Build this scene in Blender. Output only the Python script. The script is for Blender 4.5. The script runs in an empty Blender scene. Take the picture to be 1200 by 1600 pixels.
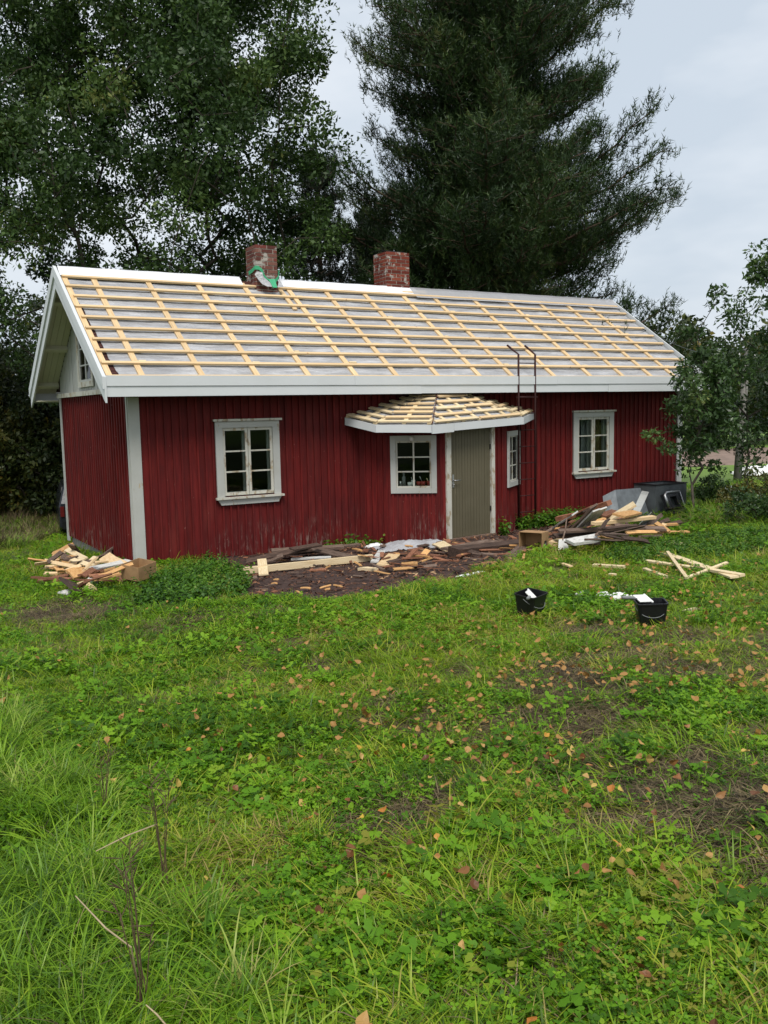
import bpy, bmesh, math, random
import numpy as np
from mathutils import Matrix, Vector, Euler

random.seed(7)
RNG = np.random.default_rng(7)
scene = bpy.context.scene
COL = scene.collection

# ------------------------------------------------------------------ camera
F_PX, CX, CY, CZ = 1410.48, -3.7713, -13.7489, 2.3410
YAW, PITCH, ROLL = -0.53883, 0.11339, -0.02028
cyw, syw = math.cos(YAW), math.sin(YAW); cpt, spt = math.cos(PITCH), math.sin(PITCH)
_f = np.array([-syw * cpt, cyw * cpt, -spt]); _r = np.array([cyw, syw, 0.0]); _u = np.cross(_r, _f)
cr, sr = math.cos(ROLL), math.sin(ROLL)
RIGHT, UP, FWD = cr * _r + sr * _u, -sr * _r + cr * _u, _f
CAM = np.array([CX, CY, CZ])
cam_data = bpy.data.cameras.new('camera')
cam_data.sensor_fit = 'VERTICAL'; cam_data.sensor_height = 24.0; cam_data.sensor_width = 18.0
cam_data.lens = F_PX / 1600.0 * 24.0
cam_data.clip_start = 0.05; cam_data.clip_end = 2000
cam = bpy.data.objects.new('camera', cam_data); COL.objects.link(cam)
M4 = Matrix.Identity(4)
for i in range(3):
    M4[i][0], M4[i][1], M4[i][2], M4[i][3] = RIGHT[i], UP[i], -FWD[i], CAM[i]
cam.matrix_world = M4
scene.camera = cam

# ------------------------------------------------------------------ light
SUN_EL, SUN_AZ = math.radians(57), math.radians(208)     # azimuth measured from +Y towards +X
world = bpy.data.worlds.new('World'); scene.world = world; world.use_nodes = True
nt = world.node_tree; nt.nodes.clear()
def N(t, kind, **kw):
    n = t.nodes.new(kind)
    for k, v in kw.items(): setattr(n, k, v)
    return n
sky = N(nt, 'ShaderNodeTexSky', sky_type='NISHITA'); sky.sun_disc = False
sky.sun_elevation = SUN_EL; sky.sun_rotation = SUN_AZ; sky.dust_density = 4; sky.air_density = 1.2
tc = N(nt, 'ShaderNodeTexCoord')
mp = N(nt, 'ShaderNodeMapping'); mp.inputs['Scale'].default_value = (1.4, 1.4, 4.0)
nz = N(nt, 'ShaderNodeTexNoise'); nz.inputs['Scale'].default_value = 1.6; nz.inputs['Detail'].default_value = 5
nz.inputs['Roughness'].default_value = 0.55
rp = N(nt, 'ShaderNodeValToRGB')
rp.color_ramp.elements[0].position = 0.36; rp.color_ramp.elements[0].color = (5.4, 6.1, 6.9, 1)
rp.color_ramp.elements[1].position = 0.66; rp.color_ramp.elements[1].color = (8.0, 8.35, 8.8, 1)
mx = N(nt, 'ShaderNodeMix', data_type='RGBA'); mx.inputs[0].default_value = 0.90
bg = N(nt, 'ShaderNodeBackground'); bg.inputs[1].default_value = 0.056
wo = N(nt, 'ShaderNodeOutputWorld')
L = nt.links.new
L(tc.outputs['Generated'], mp.inputs[0]); L(mp.outputs[0], nz.inputs[0]); L(nz.outputs[0], rp.inputs[0])
L(sky.outputs[0], mx.inputs[6]); L(rp.outputs[0], mx.inputs[7]); L(mx.outputs[2], bg.inputs[0]); L(bg.outputs[0], wo.inputs[0])

sd = bpy.data.lights.new('sun', 'SUN'); sd.energy = 1.5; sd.angle = math.radians(24); sd.color = (1, 0.96, 0.9)
sun = bpy.data.objects.new('sun', sd); COL.objects.link(sun)
sdir = Vector((math.sin(SUN_AZ) * math.cos(SUN_EL), math.cos(SUN_AZ) * math.cos(SUN_EL), math.sin(SUN_EL)))
sun.rotation_euler = (-sdir).to_track_quat('-Z', 'Y').to_euler(); sun.location = sdir * 60

vs = scene.view_settings
vs.view_transform = 'Standard'; vs.look = 'None'; vs.gamma = 1.0; vs.exposure = 1.12; vs.use_curve_mapping = False
scene.render.engine = 'CYCLES'
scene.cycles.max_bounces = 6; scene.cycles.transparent_max_bounces = 12
scene.cycles.diffuse_bounces = 3; scene.cycles.glossy_bounces = 3; scene.cycles.transmission_bounces = 4
scene.cycles.sample_clamp_indirect = 8

# ------------------------------------------------------------------ terrain height and pixel helpers
_wr = np.random.default_rng(3)
_WV = [( _wr.uniform(-1, 1, 2), _wr.uniform(0, 6.28)) for _ in range(26)]
_WV = [(d / np.hypot(*d) * s, p, a) for (d, p), s, a in zip(_WV, np.geomspace(0.5, 14, 26), np.geomspace(0.035, 0.004, 26))]
def base_z(x, y):
    x = np.asarray(x, float); y = np.asarray(y, float)
    z = np.where(y < 0, -0.055 * np.maximum(y, -17), 0)
    yp = np.maximum(y, 0)
    z = z - 0.04 * np.minimum(yp, 3) - 0.085 * np.clip(yp - 3, 0, 6) - 0.012 * np.clip(yp - 9, 0, 60)
    return z
def ground(x, y):
    x = np.asarray(x, float); y = np.asarray(y, float)
    z = base_z(x, y)
    b = np.zeros_like(z + x)
    for d, p, a in _WV: b = b + a * np.sin(d[0] * x + d[1] * y + p)
    near = np.clip((np.hypot(np.clip(x - 6, -7, 7) - (x - 6), np.clip(y - 2, -3.4, 3.4) - (y - 2))) / 1.5, 0.12, 1)
    return z + b * 0.55 * near
def ray(px, py): return (px - 600) / F_PX * RIGHT + (800 - py) / F_PX * UP + FWD
def gp(px, py, h=0.0):
    d = ray(px, py); lo, hi = 0.5, 400
    for _ in range(60):
        m = (lo + hi) / 2; P = CAM + d * m
        if P[2] > base_z(P[0], P[1]) + h: lo = m
        else: hi = m
    return CAM + d * lo
def at_y(px, py, y):
    d = ray(px, py); return CAM + d * ((y - CY) / d[1])
def at_d(px, py, depth): return CAM + ray(px, py) * depth

# ------------------------------------------------------------------ object helpers
def tag(o, label=None, cat=None, group=None, kind=None):
    if label: o['label'] = label
    if cat: o['category'] = cat
    if group: o['group'] = group
    if kind: o['kind'] = kind
    return o
def empty(name, loc=(0, 0, 0), parent=None):
    o = bpy.data.objects.new(name, None); COL.objects.link(o); o.location = loc; o.empty_display_size = 0.1
    if parent: o.parent = parent
    return o
def link(name, me, parent=None, loc=None, rot=None, scale=None):
    o = bpy.data.objects.new(name, me); COL.objects.link(o)
    if parent: o.parent = parent
    if loc is not None: o.location = loc
    if rot is not None: o.rotation_euler = rot
    if scale is not None: o.scale = scale
    return o
def mesh(name, V, Fs, mat=None, smooth=False, attrs=None):
    me = bpy.data.meshes.new(name)
    V = np.asarray(V, np.float32)
    if isinstance(Fs, np.ndarray):
        n, k = Fs.shape
        me.vertices.add(len(V)); me.vertices.foreach_set('co', V.ravel())
        me.loops.add(n * k); me.loops.foreach_set('vertex_index', Fs.astype(np.int32).ravel())
        me.polygons.add(n); me.polygons.foreach_set('loop_start', np.arange(0, n * k, k, dtype=np.int32))
        me.polygons.foreach_set('loop_total', np.full(n, k, np.int32))
        me.update(calc_edges=True)
    else:
        me.from_pydata([tuple(v) for v in V], [], [tuple(f) for f in Fs]); me.update()
    if mat: me.materials.append(mat)
    if smooth: me.polygons.foreach_set('use_smooth', np.ones(len(me.polygons), bool))
    for k, a in (attrs or {}).items():
        at = me.attributes.new(k, 'FLOAT', 'POINT'); at.data.foreach_set('value', np.asarray(a, np.float32))
    return me
class MB:
    """collects boxes, prisms and tubes into one mesh"""
    def __init__(s): s.V = []; s.F = []
    def add(s, V, Fs):
        n = len(s.V); s.V += [tuple(v) for v in V]; s.F += [tuple(i + n for i in f) for f in Fs]; return s
    def box(s, a, b):
        x0, y0, z0 = a; x1, y1, z1 = b
        return s.add([(x0,y0,z0),(x1,y0,z0),(x1,y1,z0),(x0,y1,z0),(x0,y0,z1),(x1,y0,z1),(x1,y1,z1),(x0,y1,z1)],
            [(0,3,2,1),(4,5,6,7),(0,1,5,4),(1,2,6,5),(2,3,7,6),(3,0,4,7)])
    def prism(s, poly, ext):
        n = len(poly); P = [Vector(p) for p in poly]; e = Vector(ext)
        fs = [tuple(range(n - 1, -1, -1)), tuple(range(n, 2 * n))] + [(i, (i + 1) % n, n + (i + 1) % n, n + i) for i in range(n)]
        return s.add(P + [p + e for p in P], fs)
    def tube(s, pts, radii, sides=8, cap=True):
        pts = [Vector(p) for p in pts]
        if not hasattr(radii, '__len__'): radii = [radii] * len(pts)
        rings = []
        for i, p in enumerate(pts):
            t = (pts[min(i + 1, len(pts) - 1)] - pts[max(i - 1, 0)]).normalized()
            a = t.orthogonal().normalized() if i == 0 else (prev - t * prev.dot(t)).normalized()
            prev = a; b = t.cross(a)
            rings.append([p + (a * math.cos(2 * math.pi * k / sides) + b * math.sin(2 * math.pi * k / sides)) * radii[i] for k in range(sides)])
        V = [v for r in rings for v in r]; Fs = []
        for i in range(len(pts) - 1):
            for k in range(sides):
                k2 = (k + 1) % sides
                Fs.append((i*sides+k, i*sides+k2, (i+1)*sides+k2, (i+1)*sides+k))
        if cap: Fs += [tuple(range(sides - 1, -1, -1)), tuple((len(pts)-1)*sides + k for k in range(sides))]
        return s.add(V, Fs)
    def lathe(s, prof, c, sides=16, cap=True):
        V = []; Fs = []
        for r, z in prof:
            for k in range(sides):
                a = 2 * math.pi * k / sides; V.append((c[0] + r * math.cos(a), c[1] + r * math.sin(a), c[2] + z))
        for i in range(len(prof) - 1):
            for k in range(sides):
                k2 = (k + 1) % sides; Fs.append((i*sides+k, i*sides+k2, (i+1)*sides+k2, (i+1)*sides+k))
        if cap: Fs += [tuple(range(sides - 1, -1, -1)), tuple((len(prof)-1)*sides + k for k in range(sides))]
        return s.add(V, Fs)
    def build(s, name, mat, parent=None, smooth=False, bevel=0, loc=None, rot=None):
        me = mesh(name, s.V, s.F, mat)
        if bevel:
            bm = bmesh.new(); bm.from_mesh(me)
            bmesh.ops.bevel(bm, geom=bm.edges[:], offset=bevel, segments=1, affect='EDGES', profile=0.5)
            bm.to_mesh(me); bm.free()
        if smooth: me.polygons.foreach_set('use_smooth', np.ones(len(me.polygons), bool))
        return link(name, me, parent, loc, rot)
_unit = {}
def unit_box(mat):
    if mat.name not in _unit:
        m = MB().box((-.5,-.5,-.5), (.5,.5,.5)); _unit[mat.name] = mesh('piece', m.V, m.F, mat)
    return _unit[mat.name]
def piece(name, mat, parent, a, b, rot=None):
    """axis aligned piece between corners a and b, sharing one box mesh per material"""
    a = Vector(a); b = Vector(b)
    o = link(name, unit_box(mat), parent, (a + b) / 2, rot, (b - a)); return o
def piece_m(name, mat, parent, mtx, size):
    o = bpy.data.objects.new(name, unit_box(mat)); COL.objects.link(o); o.parent = parent
    o.matrix_local = mtx @ Matrix.Diagonal((*size, 1)); return o
def frame_mtx(o, x, y, z):
    m = Matrix.Identity(4)
    for i in range(3): m[i][0], m[i][1], m[i][2], m[i][3] = x[i], y[i], z[i], o[i]
    return m

# ------------------------------------------------------------------ materials
def newmat(name):
    m = bpy.data.materials.new(name); m.use_nodes = True; t = m.node_tree; t.nodes.clear()
    out = N(t, 'ShaderNodeOutputMaterial'); return m, t, out
def ramp(t, stops, fac=None):
    r = N(t, 'ShaderNodeValToRGB'); e = r.color_ramp.elements
    while len(e) < len(stops): e.new(0.5)
    for el, (p, c) in zip(e, stops): el.position = p; el.color = (*c, 1)
    if fac is not None: t.links.new(fac, r.inputs[0])
    return r.outputs[0]
def noise(t, scale, detail=4, vec=None, stretch=None, rough=0.55, out=0):
    n = N(t, 'ShaderNodeTexNoise'); n.inputs['Scale'].default_value = scale; n.inputs['Detail'].default_value = detail; n.inputs['Roughness'].default_value = rough
    if vec is not None:
        if stretch:
            m = N(t, 'ShaderNodeMapping'); m.inputs['Scale'].default_value = stretch; t.links.new(vec, m.inputs[0]); vec = m.outputs[0]
        t.links.new(vec, n.inputs[0])
    return n.outputs[out]
def mixc(t, fac, a, b, mode='MIX'):
    m = N(t, 'ShaderNodeMix', data_type='RGBA', blend_type=mode)
    for s, v in ((m.inputs[0], fac), (m.inputs[6], a), (m.inputs[7], b)):
        if isinstance(v, (int, float)): s.default_value = v
        elif isinstance(v, tuple): s.default_value = (*v, 1)
        else: t.links.new(v, s)
    return m.outputs[2]
def maths(t, op, a, b=None, clamp=False):
    m = N(t, 'ShaderNodeMath', operation=op, use_clamp=clamp)
    for i, v in enumerate((a, b)):
        if v is None: continue
        if isinstance(v, (int, float)): m.inputs[i].default_value = v
        else: t.links.new(v, m.inputs[i])
    return m.outputs[0]
def sstep(t, v, lo, hi):
    m = N(t, 'ShaderNodeMapRange', interpolation_type='SMOOTHSTEP'); t.links.new(v, m.inputs[0])
    m.inputs[1].default_value = lo; m.inputs[2].default_value = hi; return m.outputs[0]
def pos(t): return N(t, 'ShaderNodeNewGeometry').outputs['Position']
def objco(t): return N(t, 'ShaderNodeTexCoord').outputs['Object']
def orand(t): return N(t, 'ShaderNodeObjectInfo').outputs['Random']
def comp(t, vec, ax):
    s = N(t, 'ShaderNodeSeparateXYZ'); t.links.new(vec, s.inputs[0]); return s.outputs[ax]
def finish(t, out, col, rough=0.6, spec=0.4, metal=0, bump=None, bumpd=0.005, bstr=0.5):
    p = N(t, 'ShaderNodeBsdfPrincipled')
    for k, v in (('Base Color', col), ('Roughness', rough), ('Metallic', metal), ('Specular IOR Level', spec)):
        if isinstance(v, (int, float)): p.inputs[k].default_value = v
        elif isinstance(v, tuple): p.inputs[k].default_value = (*v, 1)
        else: t.links.new(v, p.inputs[k])
    if bump is not None:
        b = N(t, 'ShaderNodeBump'); b.inputs['Distance'].default_value = bumpd; b.inputs['Strength'].default_value = bstr
        t.links.new(bump, b.inputs['Height']); t.links.new(b.outputs[0], p.inputs['Normal'])
    t.links.new(p.outputs[0], out.inputs[0]); return p

def wood_mat(name, c0, c1, c2, rough=0.65, knots=False, spread=0.35):
    """unit box object space: grain runs along the long axis because the box is scaled"""
    m, t, o = newmat(name); oc = objco(t); r = orand(t)
    off = N(t, 'ShaderNodeVectorMath', operation='ADD'); t.links.new(oc, off.inputs[0])
    cb = N(t, 'ShaderNodeCombineXYZ'); s = maths(t, 'MULTIPLY', r, 37.0); [t.links.new(s, cb.inputs[i]) for i in range(3)]
    t.links.new(cb.outputs[0], off.inputs[1])
    g = noise(t, 7, 5, off.outputs[0], (1.2, 1.2, 1.2))
    c = ramp(t, [(0.3, c0), (0.5, c1), (0.72, c2)], g)
    br = maths(t, 'ADD', maths(t, 'MULTIPLY', r, spread), 1 - spread / 2)
    hv = N(t, 'ShaderNodeHueSaturation'); t.links.new(c, hv.inputs['Color']); t.links.new(br, hv.inputs['Value'])
    col = hv.outputs[0]
    if knots:
        vo = N(t, 'ShaderNodeTexVoronoi'); vo.inputs['Scale'].default_value = 3.2; t.links.new(pos(t), vo.inputs[0])
        k = sstep(t, vo.outputs[0], 0.075, 0.03); col = mixc(t, k, col, (0.28, 0.13, 0.05))
    fine = noise(t, 45, 3, pos(t))
    col = mixc(t, maths(t, 'MULTIPLY', fine, 0.3), col, c0)
    finish(t, o, col, rough, 0.3, bump=g, bumpd=0.003); return m
MAT = {}
def red_paint():
    m, t, o = newmat('falu_red_paint'); P = pos(t); r = orand(t)
    st = noise(t, 3.0, 6, P, (7, 7, 0.8)); big = noise(t, 0.9, 3, P)
    c = ramp(t, [(0.25, (0.064, 0.0046, 0.0042)), (0.55, (0.112, 0.0066, 0.0058)), (0.8, (0.158, 0.017, 0.013))], st)
    c = mixc(t, maths(t, 'MULTIPLY', sstep(t, big, 0.4, 0.75), 0.35), c, (0.055, 0.0065, 0.008))
    hv = N(t, 'ShaderNodeHueSaturation'); t.links.new(c, hv.inputs['Color'])
    t.links.new(maths(t, 'ADD', maths(t, 'MULTIPLY', r, 0.36), 0.82), hv.inputs['Value']); c = hv.outputs[0]
    fd = noise(t, 1.1, 4, P, (2.5, 2.5, .7)); c = mixc(t, maths(t, 'MULTIPLY', sstep(t, fd, 0.55, 0.75), 0.35), c, (0.17, 0.03, 0.024)); z = comp(t, P, 2); low = sstep(t, z, 0.75, 0.0)
    w = noise(t, 2.2, 8, P, (9, 9, 1.6), 0.7)
    wear = maths(t, 'MULTIPLY', maths(t, 'MULTIPLY', sstep(t, w, 0.50, 0.66), low), sstep(t, noise(t, 0.55, 2, P), 0.42, 0.62))
    c = mixc(t, maths(t, 'MULTIPLY', wear, 0.85), c, (0.22, 0.17, 0.145))
    sp = noise(t, 26, 3, P, (1, 1, 0.6)); c = mixc(t, maths(t, 'MULTIPLY', sstep(t, sp, 0.70, 0.74), 0.55), c, (0.30, 0.16, 0.13))
    finish(t, o, c, 0.72, 0.25, bump=st, bumpd=0.004); return m
def white_paint(name, col, wear=0.0, rough=0.5, dirt=0.25):
    m, t, o = newmat(name); P = pos(t)
    n1 = noise(t, 2.5, 5, P); n2 = noise(t, 9, 7, P, (1, 1, 0.5), 0.7)
    c = mixc(t, maths(t, 'MULTIPLY', sstep(t, n1, 0.35, 0.8), dirt), col, (col[0] * 0.62, col[1] * 0.62, col[2] * 0.55))
    if wear:
        k = sstep(t, n2, 0.66 - wear * 0.25, 0.72 - wear * 0.2)
        c = mixc(t, k, c, ramp(t, [(0.3, (0.20, 0.165, 0.12)), (0.7, (0.42, 0.34, 0.22))], noise(t, 14, 3, P)))
    finish(t, o, c, rough, 0.35, bump=n2, bumpd=0.002, bstr=0.4); return m
def plain(name, col, rough=0.6, spec=0.4, metal=0, var=0.25, scale=6, bumpd=0.002):
    m, t, o = newmat(name); n = noise(t, scale, 6, pos(t))
    c = mixc(t, maths(t, 'MULTIPLY', sstep(t, n, 0.3, 0.75), var * 2), col, tuple(v * 0.5 for v in col))
    finish(t, o, c, rough, spec, metal, bump=n, bumpd=bumpd); return m
def glass_mat():
    m, t, o = newmat('window_glass'); tr = N(t, 'ShaderNodeBsdfTransparent'); tr.inputs[0].default_value = (0.86, 0.9, 0.88, 1)
    gl = N(t, 'ShaderNodeBsdfGlossy'); gl.inputs['Roughness'].default_value = 0.02
    fr = N(t, 'ShaderNodeFresnel'); fr.inputs[0].default_value = 1.25
    b = N(t, 'ShaderNodeBump'); b.inputs['Distance'].default_value = 0.01; b.inputs['Strength'].default_value = 0.15
    t.links.new(noise(t, 3, 2, pos(t)), b.inputs['Height']); t.links.new(b.outputs[0], gl.inputs['Normal'])
    mxs = N(t, 'ShaderNodeMixShader'); t.links.new(fr.outputs[0], mxs.inputs[0]); t.links.new(tr.outputs[0], mxs.inputs[1]); t.links.new(gl.outputs[0], mxs.inputs[2])
    t.links.new(mxs.outputs[0], o.inputs[0]); return m
def foliage(name, stops, trans=0.3, rough=0.5, rnd='attr', patch=0.25, spec=0.35, pscale=0.5):
    m, t, o = newmat(name)
    if rnd == 'attr':
        a = N(t, 'ShaderNodeAttribute', attribute_name='tint'); f = a.outputs['Fac']
    else: f = orand(t)
    n = noise(t, pscale, 3, pos(t))
    f2 = maths(t, 'ADD', f, maths(t, 'MULTIPLY', maths(t, 'SUBTRACT', n, 0.5), patch * 4), True)
    c = ramp(t, stops, f2)
    p = N(t, 'ShaderNodeBsdfPrincipled'); t.links.new(c, p.inputs['Base Color']); p.inputs['Roughness'].default_value = rough
    p.inputs['Specular IOR Level'].default_value = spec
    tl = N(t, 'ShaderNodeBsdfTranslucent'); t.links.new(c, tl.inputs[0])
    ms = N(t, 'ShaderNodeMixShader'); ms.inputs[0].default_value = trans
    t.links.new(p.outputs[0], ms.inputs[1]); t.links.new(tl.outputs[0], ms.inputs[2]); t.links.new(ms.outputs[0], o.inputs[0]); return m

MAT['red'] = red_paint()
MAT['white_new'] = white_paint('new_white_paint', (0.58, 0.60, 0.61), 0.0, 0.45, 0.12)
MAT['white_old'] = white_paint('old_white_paint', (0.41, 0.415, 0.39), 0.22, 0.6, 0.35)
MAT['white_peel'] = white_paint('peeling_white_paint', (0.50, 0.49, 0.43), 0.62, 0.65, 0.35)
MAT['cream'] = white_paint('cream_paint', (0.58, 0.57, 0.47), 0.05, 0.6, 0.3)
MAT['pine'] = wood_mat('fresh_pine', (0.52, 0.345, 0.175), (0.64, 0.465, 0.26), (0.72, 0.57, 0.365), 0.6, True, 0.22)
MAT['pine_pale'] = wood_mat('pale_pine', (0.54, 0.40, 0.22), (0.66, 0.53, 0.33), (0.73, 0.62, 0.43), 0.6, True, 0.2)
MAT['pine_orange'] = wood_mat('split_pine', (0.36, 0.17, 0.06), (0.55, 0.31, 0.12), (0.66, 0.43, 0.20), 0.65, False, 0.4)
MAT['weathered'] = wood_mat('weathered_plank', (0.055, 0.035, 0.026), (0.13, 0.085, 0.062), (0.24, 0.18, 0.145), 0.8, False, 0.7)
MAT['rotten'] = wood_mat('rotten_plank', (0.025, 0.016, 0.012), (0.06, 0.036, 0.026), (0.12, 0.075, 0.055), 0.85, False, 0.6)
MAT['reddish'] = wood_mat('reddish_shingle', (0.11, 0.042, 0.022), (0.22, 0.09, 0.048), (0.36, 0.19, 0.11), 0.75, False, 0.7)
MAT['greywhite'] = wood_mat('flaking_white_plank', (0.30, 0.29, 0.26), (0.58, 0.57, 0.54), (0.70, 0.69, 0.66), 0.7, False, 0.25)
MAT['old_deck'] = wood_mat('old_red_deck', (0.02, 0.008, 0.007), (0.05, 0.015, 0.012), (0.09, 0.03, 0.022), 0.8)
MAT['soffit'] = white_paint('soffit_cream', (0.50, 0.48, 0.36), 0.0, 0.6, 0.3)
MAT['door'] = white_paint('green_grey_door_paint', (0.105, 0.092, 0.056), 0.06, 0.6, 0.4)
MAT['dark_room'] = plain('dim_interior', (0.012, 0.011, 0.010), 0.9)  # room darkness put into the colour: near-black, so entering light hardly shows
MAT['stone'] = plain('foundation_stone', (0.24, 0.23, 0.21), 0.9, var=0.4, scale=9, bumpd=0.01)
MAT['rust'] = plain('rusty_dark_steel', (0.045, 0.011, 0.010), 0.6, 0.4, 0.3, 0.4, 20)
MAT['galv'] = plain('galvanised_steel', (0.20, 0.22, 0.235), 0.5, 0.5, 0.35, 0.35, 7)
MAT['tank'] = plain('dull_zinc_sheet', (0.13, 0.145, 0.15), 0.55, 0.5, 0.2, 0.35, 5)
MAT['steel'] = plain('bright_steel', (0.45, 0.45, 0.45), 0.35, 0.5, 0.9, 0.2, 12)
MAT['black_plastic'] = plain('black_plastic', (0.007, 0.007, 0.009), 0.35, 0.5, 0, 0.2)
MAT['black_iron'] = plain('black_iron', (0.02, 0.02, 0.022), 0.4, 0.5, 0.4, 0.3, 12)
MAT['card'] = plain('cardboard', (0.36, 0.22, 0.11), 0.85, 0.2, 0, 0.25, 8)
MAT['white_stuff'] = plain('white_paper', (0.75, 0.75, 0.73), 0.8, 0.2, 0, 0.1)
MAT['grey_plastic'] = plain('grey_plastic', (0.20, 0.21, 0.21), 0.5)
MAT['terracotta'] = plain('red_plastic_pot', (0.32, 0.035, 0.03), 0.5)
MAT['mortar'] = plain('mortar', (0.44, 0.40, 0.35), 0.95, 0.2, 0, 0.35, 14, 0.006)
MAT['glass'] = glass_mat()
MAT['bark_oak'] = plain('oak_bark', (0.07, 0.058, 0.045), 0.9, 0.2, 0, 0.4, 9, 0.02)
MAT['bark_pine'] = plain('pine_bark', (0.11, 0.075, 0.055), 0.9, 0.2, 0, 0.4, 7, 0.02)
MAT['bark_grey'] = plain('grey_bark', (0.20, 0.19, 0.17), 0.9, 0.2, 0, 0.4, 8, 0.01)
MAT['stalk'] = plain('dry_stalk', (0.10, 0.065, 0.035), 0.8)
MAT['stalk_pale'] = plain('pale_dry_stem', (0.38, 0.30, 0.18), 0.8)
MAT['curtain'] = plain('pale_curtain', (0.36, 0.37, 0.36), 0.9)
MAT['curtain_y'] = plain('ochre_curtain', (0.20, 0.15, 0.05), 0.9)
def brick_mat(name, cols, plaster):
    m, t, o = newmat(name); r = orand(t); P = pos(t)
    c = ramp(t, [(0.0, cols[0]), (0.35, cols[1]), (0.7, cols[2]), (1.0, cols[3])], r)
    n = noise(t, 30, 5, P); c = mixc(t, maths(t, 'MULTIPLY', n, 0.5), c, tuple(v * 0.5 for v in cols[1]))
    pl = noise(t, 5.0, 5, P, None, 0.65)
    c = mixc(t, sstep(t, pl, plaster, plaster + 0.06), c, (0.36, 0.33, 0.30))
    finish(t, o, c, 0.9, 0.2, bump=n, bumpd=0.006); return m
MAT['brick_dull'] = brick_mat('sooty_brick', [(0.09, 0.03, 0.026), (0.15, 0.055, 0.043), (0.24, 0.12, 0.095), (0.17, 0.035, 0.028)], 0.55)
MAT['brick_red'] = brick_mat('red_brick', [(0.09, 0.02, 0.015), (0.17, 0.034, 0.021), (0.28, 0.075, 0.045), (0.12, 0.028, 0.022)], 0.555)
def membrane():
    m, t, o = newmat('silver_underlay'); P = pos(t)
    n = noise(t, 2.6, 6, P, (.55, 3, 3), 0.65); c = ramp(t, [(0.3, (0.23, 0.232, 0.245)), (0.5, (0.355, 0.358, 0.372)), (0.7, (0.52, 0.523, 0.54))], n)  # bright and dark streaks of the wrinkles are painted into this colour
    finish(t, o, c, 0.38, 0.5, bump=noise(t, 7, 5, P, (1, 2.6, 2.6)), bumpd=0.05, bstr=0.9); return m
MAT['membrane'] = membrane()
def film():
    m, t, o = newmat('white_translucent_film'); P = pos(t)
    n = noise(t, 3, 4, P); p = finish(t, o, ramp(t, [(0.3, (0.66, 0.67, 0.69)), (0.7, (0.78, 0.79, 0.81))], n), 0.35, 0.5, bump=noise(t, 7, 4, P), bumpd=0.02)
    return m
MAT['film'] = film()
def sheet_plastic():
    m, t, o = newmat('milky_plastic_sheet'); p = finish(t, o, (0.46, 0.46, 0.475), 0.25, 0.5, bump=noise(t, 16, 4, pos(t)), bumpd=0.03)
    tr = N(t, 'ShaderNodeBsdfTransparent'); ms = N(t, 'ShaderNodeMixShader'); ms.inputs[0].default_value = 0.3
    t.links.new(p.outputs[0], ms.inputs[1]); t.links.new(tr.outputs[0], ms.inputs[2]); t.links.new(ms.outputs[0], o.inputs[0]); return m
MAT['sheet'] = sheet_plastic()
MAT['tape'] = plain('green_sealing_tape', (0.045, 0.36, 0.17), 0.35, 0.5, 0, 0.2, 14)
MAT['lamp_white'] = plain('opal_lamp_glass', (0.6, 0.6, 0.58), 0.2, 0.5, 0, 0.05)

MAT['oak_leaf'] = foliage('oak_leaf', [(0.0, (0.017, 0.040, 0.011)), (0.45, (0.046, 0.090, 0.020)), (0.85, (0.092, 0.150, 0.034)), (1.0, (0.15, 0.17, 0.04))], 0.3)
MAT['dark_leaf'] = foliage('forest_leaf', [(0.0, (0.014, 0.026, 0.008)), (0.4, (0.035, 0.055, 0.013)), (0.8, (0.085, 0.095, 0.018)), (1.0, (0.17, 0.13, 0.022))], 0.25)
MAT['yellow_leaf'] = foliage('yellowing_leaf', [(0.0, (0.025, 0.04, 0.01)), (0.4, (0.085, 0.09, 0.017)), (0.8, (0.18, 0.145, 0.024)), (1.0, (0.25, 0.14, 0.025))], 0.3)
MAT['young_leaf'] = foliage('young_tree_leaf', [(0.0, (0.022, 0.048, 0.013)), (0.5, (0.052, 0.100, 0.026)), (0.9, (0.10, 0.165, 0.042)), (1.0, (0.16, 0.19, 0.05))], 0.25, 0.35)
MAT['needle'] = foliage('pine_needle', [(0.0, (0.009, 0.022, 0.007)), (0.5, (0.028, 0.058, 0.014)), (0.9, (0.062, 0.100, 0.024)), (1.0, (0.095, 0.110, 0.03))], 0.2, .5, 'attr', .42, .3, .45)
MAT['needle_dark'] = foliage('spruce_needle', [(0.0, (0.008, 0.016, 0.009)), (0.5, (0.017, 0.032, 0.016)), (1.0, (0.035, 0.05, 0.022))], 0.1)
MAT['grass'] = foliage('grass_blade', [(0.0, (0.055, 0.115, 0.005)), (0.35, (0.150, 0.275, 0.009)), (0.7, (0.255, 0.385, 0.014)), (0.92, (0.37, 0.43, 0.035)), (1.0, (0.38, 0.30, 0.10))], 0.45, 0.38, 'obj', 0.42, 0.35)
MAT['tall_grass'] = foliage('tall_grass_blade', [(0.0, (0.050, 0.12, 0.007)), (0.4, (0.135, 0.275, 0.012)), (0.8, (0.235, 0.390, 0.020)), (0.96, (0.35, 0.43, 0.09)), (1.0, (0.36, 0.29, 0.11))], 0.4, 0.4, 'obj', 0.26, 0.28)
MAT['clover'] = foliage('clover_leaf', [(0.0, (0.038, 0.105, 0.006)), (0.5, (0.105, 0.250, 0.009)), (0.9, (0.200, 0.365, 0.016)), (1.0, (0.22, 0.22, 0.03))], 0.38, 0.5, 'obj', 0.36, 0.22)
MAT['nettle'] = foliage('nettle_leaf', [(0.0, (0.026, 0.080, 0.007)), (0.5, (0.060, 0.155, 0.010)), (0.9, (0.105, 0.22, 0.014)), (1.0, (0.14, 0.18, 0.02))], 0.33, 0.45, 'obj', 0.25)
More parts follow.
